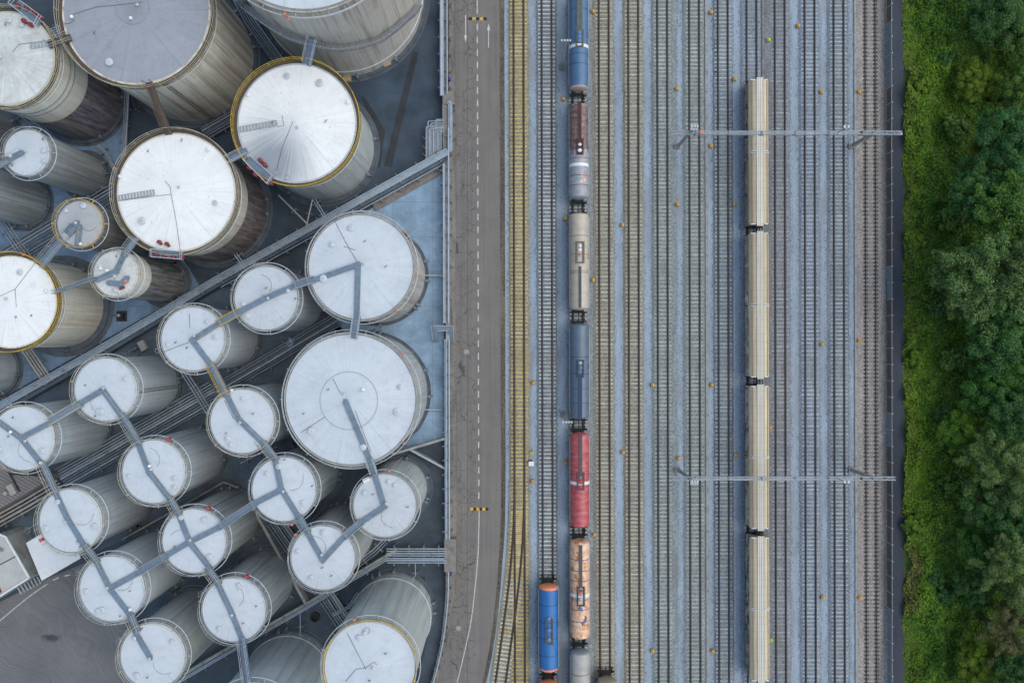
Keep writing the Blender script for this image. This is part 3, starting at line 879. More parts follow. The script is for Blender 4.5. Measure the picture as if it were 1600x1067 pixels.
# concrete cable duct running along the yard
for px, wd, mat, lab in ((1104.5, .42, 'concrete_pale', 'narrow concrete cable duct along the gantry track'), (1193.0, .35, 'concrete', 'narrow cable duct close to the barrier side of the cream wagons'), (1336.6, .30, 'concrete_pale', 'narrow cable duct along the tan outermost track')):
    X = P(px, CY).x
    mb = MB()
    for i in range(128):
        mb.box((0, -64 + i + .5, .05), (wd, .96, .12 + .01 * (i % 3)))
    tag(mb.build('cable_duct', M[mat], None, (X, 0, 0.06), TILT), lab, 'cable duct')

# ------------------------------------------------------------------ noise barrier on posts
nb = thing('noise_barrier', 'low noise barrier of brown and glass panels between pale posts along the path', 'noise barrier', P(1385.3, CY), TILT * .4)
m_glass = m_plain('barrier_glass', (0.17, 0.22, 0.27), 0.2, 0.0, 0.1, 1)
m_brown = m_plain('barrier_brown_panel', (0.135, 0.100, 0.090), 0.7, 0.0, 0.35, 0.7, (0.08, 0.07, 0.07))
post_me = MB().box((0, 0, 0.95), (.11, .12, 1.9)).box((.0, .0, 1.92), (.16, .16, .04)).mesh('post', M['galv'])
pan_me = [MB().box((0, 0, .92), (.05, 2.33, 1.55)).mesh('panel', m_brown), MB().box((0, 0, .92), (.05, 2.33, 1.55)).mesh('panel', m_glass)]
cap_me = MB().box((0, 0, 1.72), (.09, 2.33, .05)).mesh('top_rail', M['galv_dark'])
glass = {2, 3, 4, 5, 17, 18, 26, 27, 38, 39, 40, 41, 42, 43, 44, 45}
pp = None
for i in range(66):
    y = 80.18 - 2.46 * i
    if pp is None: pp = o = link('post', post_me, nb)
    else: o = pp.copy(); COL.objects.link(o)
    o.location = (0, y, 0)
    if i < 65:
        g = (i - 11) in glass
        link('panel', pan_me[1 if g else 0], nb, (0, y - 1.23, 0), label='glass panel' if g else None)
        link('top_rail', cap_me, nb, (0, y - 1.23, 0))

# loose ballast stones spilled over the paths, past counting
rg0 = np.random.default_rng(77)
def stones(name, n, xs, mat, size):
    x = np.concatenate(xs); n = len(x)
    y = rg0.uniform(-58, 58, n)
    r = rg0.uniform(size[0], size[1], n)
    base = np.array([(-1, -.8, 0), (.9, -1, 0), (1.1, .8, 0), (-.8, 1, 0), (-.2, .1, 1.0)]) * .5
    a = rg0.uniform(0, 6.28, n); ca, sa = np.cos(a), np.sin(a)
    V = np.empty((n, 5, 3))
    V[:, :, 0] = x[:, None] + r[:, None] * (base[None, :, 0] * ca[:, None] - base[None, :, 1] * sa[:, None]) - TILT * y[:, None]
    V[:, :, 1] = y[:, None] + r[:, None] * (base[None, :, 0] * sa[:, None] + base[None, :, 1] * ca[:, None])
    V[:, :, 2] = .004 + r[:, None] * base[None, :, 2] * 1.2
    F = (np.arange(n)[:, None, None] * 5 + np.array([(0, 1, 4), (1, 2, 4), (2, 3, 4), (3, 0, 4)])[None]).reshape(-1, 3)
    me = bpy.data.meshes.new(name)
    me.vertices.add(5 * n); me.vertices.foreach_set('co', V.astype(np.float32).ravel())
    me.loops.add(3 * len(F)); me.loops.foreach_set('vertex_index', F.astype(np.int32).ravel())
    me.polygons.add(len(F)); me.polygons.foreach_set('loop_start', np.arange(0, 3 * len(F), 3, dtype=np.int32))
    me.materials.append(mat); me.update(calc_edges=True)
    o = link(name, me, kind='stuff')
    o['label'] = 'loose grey stones spilled beside the tracks'
    return o
xs = []
for (px, bal, L, R, sl, lab) in TRACKS:
    X = P(px, CY).x
    for e, s in ((X - L - .2, -1), (X + R + .2, 1)):
        xs.append(e + s * np.abs(rg0.normal(0, .22, 1100)) - s * .05)
stones('loose_stones', 0, xs, M['bal_slate'], (.07, .17))
# ------------------------------------------------------------------ wagons
def m_tank(name, c, dirt=None, thr=(0.55, 0.75), rust=None, rthr=(0.6, 0.66), patches=(), rough=0.38, low=None, part=None):
    """painted wagon tank: object y runs along the wagon"""
    t = NT(name)
    col = t.ramp(t.noise((1, 1, 1), 0.8, 5), 0.3, 0.7, mul(c, 0.86), mul(c, 1.08))
    if dirt is not None:
        col = t.mix(t.math('MULTIPLY', t.ramp(t.noise((1.5, 4, 1), 0.5, 6, 0.7), thr[0], thr[1]), 0.7), col, (*dirt, 1))
    for i, (pc, sc, a, b) in enumerate(patches):
        col = t.mix(t.ramp(t.noise((1, 1, 1), sc, 3, 0.5), a, b), col, (*pc, 1))
    if part is not None:      # another colour beyond a ragged line across the tank
        y = t.xyz()[1]
        edge = t.math('ADD', y, t.math('MULTIPLY', t.math('SUBTRACT', t.noise(scale=.9, detail=4), .5), 5.0))
        brown = t.ramp(t.noise((1, 2.2, 1), 1.1, 6, .7), .38, .62, part[0], part[1])
        col = t.mix(t.ramp(t.math('ADD', t.math('MULTIPLY', edge, .25), .5), .46, .54), col, brown)
    if rust is not None:
        col = t.mix(t.ramp(t.noise((1.1, 0.8, 1), 1.1, 7, 0.72), rthr[0], rthr[1]), col, (*rust, 1))
    return t.out(col, rough)

def bogie(parent, y):
    b = MB()
    for sx in (-1, 1):
        b.beam((sx * .98, y - 1.35, .62), (sx * .98, y + 1.35, .62), .16, .28)
    b.beam((-.98, y, .68), (.98, y, .68), .45, .24)
    bo = b.build('bogie', M['steel_dark'], parent)
    for dy in (-.9, .9):
        w_ = MB()
        for sx in (-1, 1): w_.lathe([(0, sx * .755 - .07), (.46, sx * .755 - .07), (.46, sx * .755 + .07), (0, sx * .755 + .07)], 20)
        vs = [(z, x, yv) for x, yv, z in w_.v]      # turn the wheels to roll along y
        w2 = MB(); w2.add([(a, b_ + y + dy, c_ + .83) for a, b_, c_ in vs], w_.f, 0, False)
        w2.tube([(-.95, y + dy, .83), (.95, y + dy, .83)], .09)
        w2.build('wheelset', M['rail_rust'], bo)

def couplings(root, half):
    for sy in (-1, 1):
        for sx in (-1, 1):
            mb = MB(); mb.tube([(sx * .875, sy * half, 1.05), (sx * .875, sy * (half + .42), 1.05)], .10)
            mb.tube([(sx * .875, sy * (half + .42), 1.05), (sx * .875, sy * (half + .48), 1.05)], .24, 12)
            mb.build('buffer', M['steel_black'], root)
        MB().beam((0, sy * half, 1.0), (0, sy * (half + .5), .98), .16, .14).build('coupling', M['steel_black'], root)

def tank_wagon(track_px, y0, y1, label, body, end=None, R=1.42, bands=(), band_mat=None, white_at=None, walk=None, walk_y=(-.35, .95), plat=None, hatch=None, hw=0.30, zc=2.66, rails=True, dish=0.42, cap=None, seams=None, side_rail='rail_white'):
    ks = PPM * H / (H - zc)
    ya, yb = (CY - y1) / ks, (CY - y0) / ks
    yc, half = (ya + yb) / 2, (yb - ya) / 2
    X = P(track_px + (CY - CY), CY).x - TILT * yc
    r = thing('tank_wagon', label, 'tank wagon', (X, yc, 0), TILT, 'tank wagons in the yard')
    def dished(s):
        n = 7
        return [(R * math.cos(PI / 2 * (1 - i / n)) if i else 0.0, 0) for i in range(n)]
    ends = [(R * math.sin(PI / 2 * i / 8), -half + dish * (1 - math.cos(PI / 2 * i / 8))) for i in range(9)]
    prof_end0 = ends
    c = (cap or 0.0)
    y_in = half - dish - c
    mb = MB()
    mb.lathe([(R, -y_in), (R, y_in)], 40, (0, 0, zc), 'y')
    mb.build('tank', body, r)
    for s in (-1, 1):
        pr = [(q[0], q[1]) for q in ends] + ([(R, -y_in)] if c else [])
        pr = [(a, b * (1 if s < 0 else -1)) for a, b in pr]
        MB().lathe(pr, 40, (0, 0, zc), 'y').build('end_cap', end or body, r)
    def hoop(y, wdt, m, rr=0.018, name='band'):
        a = R + rr
        MB().lathe([(R - .01, y - wdt / 2), (a, y - wdt / 2), (a, y + wdt / 2), (R - .01, y + wdt / 2)], 40, (0, 0, zc), 'y').build(name, m, r)
    for b in bands: hoop(b * half, 0.09, band_mat)
    if white_at is not None: hoop(white_at * half, 0.46, M['white'], .010)
    top = zc + R
    if walk is not None:
        mb = MB()
        mb.box((0, half * (walk_y[0] + walk_y[1]) / 2, top + .10), (hw * 2, half * abs(walk_y[1] - walk_y[0]), .05))
        n = 6
        for i in range(n + 1):
            yy = half * (walk_y[0] + (walk_y[1] - walk_y[0]) * i / n)
            mb.box((0, yy, top + .03), (hw * 2.1, .06, .12))
        mb.build('walkway', walk, r)
    if plat is not None:
        py, pl, pw_, pm = plat
        mb = MB()
        for sx in (-1, 1): mb.box((sx * pw_ / 2, half * py, top + .06), (.22, pl, .05))
        mb.box((0, half * py - pl / 2 + .1, top + .05), (pw_, .2, .05)); mb.box((0, half * py + pl / 2 - .1, top + .05), (pw_, .2, .05))
        for sx in (-1, 1):
            mb.tube([(sx * (pw_ / 2 + .12), half * py - pl / 2, top + .05), (sx * (pw_ / 2 + .12), half * py - pl / 2, top + .65), (sx * (pw_ / 2 + .12), half * py + pl / 2, top + .65), (sx * (pw_ / 2 + .12), half * py + pl / 2, top + .05)], .025, 6)
        mb.build('platform', pm, r)
    if hatch is not None:
        for hy, hr, hm in hatch:
            mb = MB(); mb.lathe([(hr, -.05), (hr, .16), (hr * 1.15, .16), (hr * 1.15, .22), (hr * .5, .28), (0, .29)], 18, (0, half * hy, top))
            mb.box((hr * 1.2, half * hy, top + .2), (.12, .08, .08)); mb.box((-hr * 1.2, half * hy, top + .2), (.12, .08, .08))
            mb.build('hatch', hm, r)
    # underframe
    hf = half - .05
    mb = MB()
    for sx in (-1, 1):
        mb.beam((sx * .45, -hf, 1.08), (sx * .45, hf, 1.08), .14, .28)
        for k in (-.68, .68):
            mb.beam((sx * 1.0, half * k - .5, 1.3), (sx * 1.0, half * k + .5, 1.3), .25, .75)
    for s in (-1, 1):
        mb.beam((-1.3, s * (hf + .32), 1.08), (1.3, s * (hf + .32), 1.08), .22, .32)
        for sx in (-.45, .45): mb.beam((sx, s * hf, 1.08), (sx, s * (hf + .3), 1.08), .14, .26)
        mb.box((0, s * (hf + .12), 1.28), (1.5, .32, .05))
        for sx in (-1.2, 1.2): mb.tube([(sx, s * (hf + .3), 1.2), (sx, s * (hf + .3), 2.2)], .03, 6)
        mb.tube([(-1.2, s * (hf + .3), 2.2), (1.2, s * (hf + .3), 2.2)], .03, 6)
        mb.tube([(.6, s * (hf + .2), 1.2), (.95, s * (hf + .34), 1.35)], .13, 8)
    mb.build('underframe', M['steel_black'], r)
    for s in (-1, 1): bogie(r, s * half * .68)
    couplings(r, half + .38)
    if rails:
        for sx in (-1, 1):
            mb = MB(); mb.tube([(sx * (R + .05), -half * .9, zc + .1), (sx * (R + .05), half * .9, zc + .1)], .03, 6)
            mb.build('handrail', M[side_rail], r)
    mb = MB()
    for sx in (-.2, .2): mb.tube([(R + .02 , sx + half * .1, 1.1), (R + .06, sx + half * .1, zc + .3), (R * .72, sx + half * .1, zc + R * .75)], .025, 6)
    for i in range(6): mb.tube([(R + .04, -.2 + half * .1, 1.2 + i * .3), (R + .04, .2 + half * .1, 1.2 + i * .3)], .018, 5)
    mb.build('ladder', M['steel_dark'], r)
    return r, half, top

MB_BLUE = m_tank('blue_tank_paint', (0.066, 0.14, 0.255), (0.04, 0.075, 0.13), (0.6, 0.8))
MB_PINK = m_tank('faded_pink_paint', (0.46, 0.33, 0.31), (0.25, 0.12, 0.12))
MB_RUSTY = m_tank('silver_tank_with_rust_red_graffiti', (0.27, 0.29, 0.32), (0.36, 0.38, 0.41), (0.5, 0.6), None, (0.6, 0.7), (((0.52, 0.24, 0.18), 0.8, 0.63, 0.65), ((0.55, 0.55, 0.57), 0.7, 0.64, 0.66)), part=((0.095, 0.055, 0.055), (0.24, 0.17, 0.165)))
MB_CREAM = m_tank('cream_tank_paint', (0.43, 0.39, 0.33), (0.36, 0.23, 0.14), (0.48, 0.8))
MB_SLATE = m_tank('slate_blue_tank_paint', (0.095, 0.135, 0.19), (0.05, 0.075, 0.11), (0.6, 0.8))
MB_RED = m_tank('red_tank_paint', (0.40, 0.055, 0.065), (0.46, 0.19, 0.20), (0.42, 0.68))
MB_PEACH = m_tank('peach_tank_paint_with_rust_spots', (0.66, 0.36, 0.21), (0.68, 0.57, 0.48), (0.47, 0.58), (0.42, 0.16, 0.045), (0.535, 0.575), (((0.035, 0.075, 0.17), 0.42, 0.66, 0.67),))
MB_GREY = m_tank('pale_grey_tank_paint', (0.36, 0.355, 0.33), (0.2, 0.18, 0.16), (0.5, 0.8))
MB_ROYAL = m_tank('royal_blue_tank_paint', (0.022, 0.13, 0.36), (0.02, 0.09, 0.24), (0.6, 0.8))
MB_ORANGE = m_tank('salmon_end_paint', (0.72, 0.24, 0.11), (0.6, 0.2, 0.1))
MB_TAN = m_tank('tan_tank_paint', (0.28, 0.235, 0.17), (0.16, 0.13, 0.10))
m_maroon = m_plain('maroon_walkway', (0.055, 0.018, 0.018), 0.7)
m_slate = m_plain('slate_walkway', (0.075, 0.085, 0.085), 0.8, 0, .35, 3)
m_navy = m_plain('navy_walkway', (0.022, 0.045, 0.09), 0.7)
m_navy2 = m_plain('navy_platform', (0.02, 0.04, 0.075), 0.7)
m_rustband = m_plain('rusty_band', (0.26, 0.15, 0.085), 0.7)
m_redband = m_plain('dull_red_band', (0.20, 0.06, 0.055), 0.6)
m_bluehatch = m_plain('blue_hatch', (0.07, 0.17, 0.36), 0.5)
m_greenwalk = m_plain('greenish_walkway', (0.10, 0.115, 0.095), 0.8, 0, .3, 3)
m_bluband = m_plain('dark_blue_band', (0.012, 0.06, 0.17), 0.5)
m_redband2 = m_plain('deep_red_band', (0.26, 0.06, 0.065), 0.5)

T3 = 903.0
tank_wagon(T3, -12, 142, 'blue tank wagon with a white band and faded pink end', MB_BLUE, MB_PINK, bands=(-.5, -.3, .6), band_mat=m_bluband, white_at=-.14, walk=m_greenwalk, walk_y=(-.1, .98), hw=.42, plat=(-.02, 2.4, .9, m_greenwalk), hatch=((.02, .26, m_bluehatch), (.10, .26, m_bluehatch), (-.06, .26, m_bluehatch)))
tank_wagon(T3, 163, 312, 'silver tank wagon blotched with red brown and orange graffiti, dark walkway on top', MB_RUSTY, m_tank('silver_end', (.27, .29, .33), (.17, .17, .18)), bands=(-.72, -.52, -.16, .04, .2, .36, .6, .8), band_mat=m_redband, white_at=-.30, walk=m_maroon, walk_y=(-.08, .98), hw=.26, plat=(.06, 2.4, .8, m_maroon), hatch=((-.02, .24, M['white']), (.1, .2, M['white'])))
tank_wagon(T3, 333, 485, 'cream tank wagon with rusty bands and two dark platform strips', MB_CREAM, None, bands=(.52, .14, -.2, -.24), band_mat=m_rustband, walk=m_slate, walk_y=(-.95, -.12), hw=.19, plat=(.17, 3.2, 1.0, m_plain('brown_platform', (0.13, .105, .08), .8)), hatch=((.3, .17, M['white']), (.22, .2, M['white']), (.12, .16, M['coral'])))
tank_wagon(T3, 505, 655, 'slate blue tank wagon with a navy walkway, between the cream and the red one', MB_SLATE, None, bands=(.3, -.05, -.35, -.65), band_mat=m_bluband, walk=m_navy, walk_y=(-.98, -.05), hw=.26, plat=(.06, 2.6, .8, m_navy), hatch=((.18, .22, M['galv']), (.08, .26, MB_SLATE)))
tank_wagon(T3, 675, 823, 'red tank wagon with a white band', MB_RED, None, bands=(.55, .14, -.25, -.62), band_mat=m_redband2, white_at=-.05, walk=m_slate, walk_y=(.12, .96), hw=.25, plat=(.0, 2.6, .85, m_slate), hatch=((-.02, .26, M['red']), (.08, .18, M['galv_dark']), (-.12, .16, M['red'])))
tank_wagon(T3, 842, 996, 'peach tank wagon with rust spots, navy platform and white band', MB_PEACH, None, bands=(.62, .4, .2, -.18, -.38, -.62), band_mat=m_bluband, white_at=-.10, walk=m_slate, walk_y=(.0, .92), hw=.24, plat=(-.1, 2.9, .95, m_navy2), hatch=((-.05, .24, M['coral']), (-.16, .26, M['galv']), (.06, .16, M['coral']), (-.34, .2, m_bluehatch)))
tank_wagon(T3, 1014, 1164, 'pale grey tank wagon with a white and rust side stripe, last of the tank row', MB_GREY, m_tank('dusty_end', (.25, .27, .29), (.15, .16, .18)), bands=(.53,), band_mat=m_redband, walk=m_slate, walk_y=(-.9, -.1))
tank_wagon(855.0, 912, 1047, 'royal blue tank wagon with salmon orange ends on the slate track', MB_ROYAL, MB_ORANGE, bands=(.56, .17, -.2, -.6), band_mat=m_bluband, cap=.16, R=1.45, plat=(-.02, 3.8, .9, m_slate), hatch=((.02, .26, m_bluehatch), (.28, .2, M['galv_dark']), (-.2, .24, M['galv_dark'])), walk=None)
tank_wagon(855.0, 1063, 1200, 'tank wagon of which only the rusty orange end shows behind the royal blue one', m_tank('rust_orange', (.33, .12, .07), (.2, .08, .05)), MB_ORANGE, bands=(.5,), band_mat=m_redband)
tank_wagon(944.3, 1058, 1200, 'tank wagon of which only the tan end shows, on the cream sleepered track', MB_TAN, None, bands=(.5,), band_mat=m_redband)

def m_graffiti(name, c, seed, paint):
    t = NT(name)
    base = t.ramp(t.noise(scale=1.2, detail=5), .3, .7, mul(c, .75), mul(c, 1.1))
    off = (seed * 7.3, seed * 3.1, 0)
    for i, (pc, a) in enumerate(paint):
        nd = t.n('ShaderNodeTexNoise'); nd.inputs['Scale'].default_value = .55 + .25 * i; nd.inputs['Detail'].default_value = 3; nd.inputs['Distortion'].default_value = 1.5
        mp = t.n('ShaderNodeMapping'); mp.inputs['Location'].default_value = (off[0] + 11 * i, off[1], 5 * i)
        t.l(t.coord(), mp.inputs['Vector']); t.l(mp.outputs[0], nd.inputs['Vector'])
        base = t.mix(t.ramp(nd.outputs[0], a, a + .02), base, (*pc, 1))
    return t.out(base, .6)

def m_wagon_roof(name, c, grime):
    t = NT(name)
    x, y, z = t.xyz()
    col = t.ramp(t.noise((2, .5, 1), .7, 5), .3, .7, mul(c, .9), mul(c, 1.05))
    oi = t.n('ShaderNodeObjectInfo')
    col = t.mix(1.0, col, t.ramp(oi.outputs['Random'], 0, 1, (.86, .85, .82), (1.06, 1.05, 1.04)), 'MULTIPLY')
    rib = t.math('LESS_THAN', t.math('FRACT', t.math('DIVIDE', y, 1.08)), .055)
    col = t.mix(t.math('MULTIPLY', rib, .45), col, (*mul(grime, .7), 1))
    col = t.mix(t.math('MULTIPLY', t.ramp(t.noise((1.6, .12, 1), .9, 6, .75), .42, .62), .55), col, (*grime, 1))
    return t.out(col, .5)
CREAM = m_wagon_roof('cream_roof_paint', (.58, .49, .345), (.36, .28, .18))
RIDGE = m_wagon_roof('pale_ridge_paint', (.62, .595, .53), (.42, .39, .34))
GUTTER = m_plain('grimy_gutter', (.215, .17, .12), .7, 0, .3, 1)

def covered_wagon(y0, y1, label, side, split):
    zt = 4.3
    ks = PPM * H / (H - zt)
    ya, yb = (CY - y1) / ks, (CY - y0) / ks
    yc, half = (ya + yb) / 2, (yb - ya) / 2
    X = P(1174.8, CY).x - TILT * yc
    r = thing('covered_wagon', label, 'covered wagon', (X, yc, 0), TILT, 'cream covered wagons')
    hb = half - .35
    prof = [(-1.42, 1.25), (-1.42, 3.35)]
    mb = MB()
    gap = .07
    for s0, s1 in ((-hb, -gap), (gap, hb)):
        for sx in (-1, 1):
            mb.box((sx * 1.38, (s0 + s1) / 2, 2.33), (.06, s1 - s0, 2.2))
            for k in range(10):
                mb.box((sx * 1.43, s0 + (s1 - s0) * (k + .5) / 10, 2.3), (.06, .10, 2.1))
        for yy in (s0 + .03, s1 - .03): mb.box((0, yy, 2.5), (2.7, .06, 2.6))
    mb.build('body', side, r)
    # two sliding roof halves: cream shoulders
    shoulder = [(1.47, 3.36), (1.42, 3.62), (1.16, 3.95), (.80, 4.13), (.50, 4.21)]
    for s0, s1 in ((-hb, -gap), (gap, hb)):
        mb = MB()
        for sx in (-1, 1):
            vs, fs = [], []
            for yy in (s0, s1): vs += [(sx * a, yy, b) for a, b in shoulder]
            n = len(shoulder)
            for j in range(n - 1):
                q = (j, j + 1, n + j + 1, n + j)
                fs.append(q if sx > 0 else q[::-1])
            mb.add(vs, fs, 0, True)
            mb.add([(sx * a, s0, b) for a, b in shoulder] + [(0, s0, 4.21), (0, s0, 3.36)], [tuple(range(n + 2))])
            mb.add([(sx * a, s1, b) for a, b in shoulder] + [(0, s1, 4.21), (0, s1, 3.36)], [tuple(range(n + 2))])
            nr = int((s1 - s0) / 1.08)
            for k in range(1, nr):
                yy = s0 + (s1 - s0) * k / nr
                for j in range(n - 1):
                    mb.beam((sx * (shoulder[j][0] + .005), yy, shoulder[j][1] + .008), (sx * (shoulder[j + 1][0] + .005), yy, shoulder[j + 1][1] + .008), .05, .03)
        ro = mb.build('roof_section', CREAM, r)
        mb = MB()
        for sx in (-1, 1):
            mb.beam((sx * 1.10, s0 + .05, 4.02), (sx * 1.10, s1 - .05, 4.02), .10, .05)
        mb.build('gutter', GUTTER, ro)
    mb = MB()                                                  # ridge boards overhanging the ends
    for x, wd in ((-.37, .24), (-.10, .22), (.21, .30), (.45, .1)):
        mb.box((x, 0, 4.28), (wd, half * 2, .07))
    mb.box((.06, 0, 4.245), (1.02, half * 2 - .02, .03), mat=1)
    mb.build('ridge', [RIDGE, GUTTER], r)
    hp = MB()
    for j in range(len(shoulder) - 1):
        for sx in (-1, 1):
            for dy in (-.10, .10):
                hp.beam((sx * (shoulder[j][0] + .03), dy, shoulder[j][1] + .05), (sx * (shoulder[j + 1][0] + .02), dy, shoulder[j + 1][1] + .06), .09, .09)
    hp.build('joint_hoop', M['white'], r)
    for s in (-1, 1):
        for sx, wd in ((-1, .75), (1, .5)):
            MB().box((sx * .95, s * (half - .3), 3.9), (wd, .10, .5)).build('end_frame', M['white'], r)
    mb = MB()
    mb.box((0, 0, 1.15), (2.5, hb * 2, .2))
    for s in (-1, 1):
        mb.beam((-1.3, s * (half - .2), 1.1), (1.3, s * (half - .2), 1.1), .2, .32)
        mb.box((.3, s * (half - .15), 1.6), (.7, .22, .8)); mb.box((-.7, s * (half - .1), 1.35), (.5, .2, .3))
    for sx in (-1.25, 1.25): mb.beam((sx, -hb, 1.05), (sx, hb, 1.05), .1, .3)
    mb.build('underframe', M['steel_black'], r)
    for yv in (-.78, .0, .78): bogie(r, yv * half)
    couplings(r, half - .1)
WGR = m_graffiti
covered_wagon(121, 353, 'cream covered wagon at the head of the row, end hood showing, brown scrawled side', WGR('graffiti_side_brown', (.30, .22, .15), 1, (((.10, .06, .05), .56), ((.55, .38, .33), .63))), 237)
covered_wagon(361, 592, 'cream covered wagon second in the row, pale blocks and pink lettering along its side', WGR('graffiti_side_pale', (.34, .27, .20), 2, (((.62, .58, .52), .55), ((.30, .09, .12), .62), ((.08, .12, .09), .66))), 478)
covered_wagon(600.5, 829, 'cream covered wagon third in the row, under the gantry without a red box', WGR('graffiti_side_scribble', (.50, .43, .36), 3, (((.16, .10, .08), .56), ((.52, .32, .10), .62), ((.09, .12, .16), .66))), 714)
covered_wagon(837.5, 1067, 'cream covered wagon last in the row, dark green and brown side paint', WGR('graffiti_side_green', (.42, .34, .27), 4, (((.05, .09, .07), .52), ((.22, .12, .06), .6), ((.5, .44, .38), .64))), 951)
# ------------------------------------------------------------------ storage tanks
SH = {
    'grey': m_shell('grey_shell', (0.45, 0.50, 0.53), (0.24, 0.265, 0.28), (0.46, 0.62)),
    'grey_clean': m_shell('clean_grey_shell', (0.49, 0.54, 0.57), (0.32, 0.345, 0.36), (0.52, 0.72)),
    'grey_dirty': m_shell('streaked_grey_shell', (0.41, 0.455, 0.48), (0.185, 0.19, 0.185), (0.43, 0.58), rust=(0.20, 0.145, 0.085), rthr=(0.64, 0.8)),
    'beige': m_shell('beige_shell', (0.68, 0.635, 0.54), (0.20, 0.145, 0.08), (0.47, 0.62), rust=(0.15, 0.095, 0.04), rthr=(0.62, 0.8)),
    'cream': m_shell('cream_shell', (0.72, 0.70, 0.61), (0.44, 0.33, 0.19), (0.49, 0.64), rust=(0.20, 0.12, 0.045), rthr=(0.64, 0.74)),
    'taupe': m_shell('taupe_shell', (0.50, 0.465, 0.425), (0.22, 0.16, 0.125), (0.50, 0.62)),
    'olive': m_shell('olive_grey_shell', (0.455, 0.485, 0.49), (0.245, 0.255, 0.25), (0.47, 0.64)),
}
RF = {
    'white': m_roof('white_roof', (0.80, 0.80, 0.79), (0.42, 0.44, 0.46), (0.54, 0.8), 0.05),
    'cool': m_roof('cool_white_roof', (0.545, 0.59, 0.635), (0.33, 0.36, 0.40), (0.50, 0.76), 0.2),
    'dusty': m_roof('dusty_white_roof', (0.51, 0.545, 0.58), (0.26, 0.28, 0.31), (0.50, 0.78), 0.30),
    'weathered': m_roof('weathered_roof', (0.66, 0.68, 0.66), (0.33, 0.33, 0.30), (0.44, 0.66), 0.45, lo=0.80),
    'steel': m_roof('grey_roof', (0.315, 0.33, 0.37), (0.16, 0.165, 0.18), (0.5, 0.85), 0.40, 0.35),
    'grey': m_roof('pale_grey_roof', (0.42, 0.43, 0.45), (0.25, 0.25, 0.25), (0.5, 0.8), 0.4),
}
TANKS = {}
SLOPE = 0.055

def roof_z(t, x, y):
    return t['h'] + SLOPE * (t['R'] - math.hypot(x, y))

def on_roof(t, px, py, up=0.0):
    """pixel -> local point on the tank's roof cone"""
    z = t['h']
    for _ in range(4):
        q = P(px, py, z)
        x, y = q.x - t['c'].x, q.y - t['c'].y
        z = min(roof_z(t, x, y), t['h'] + SLOPE * t['R'])
    return Vector((x, y, z + up))

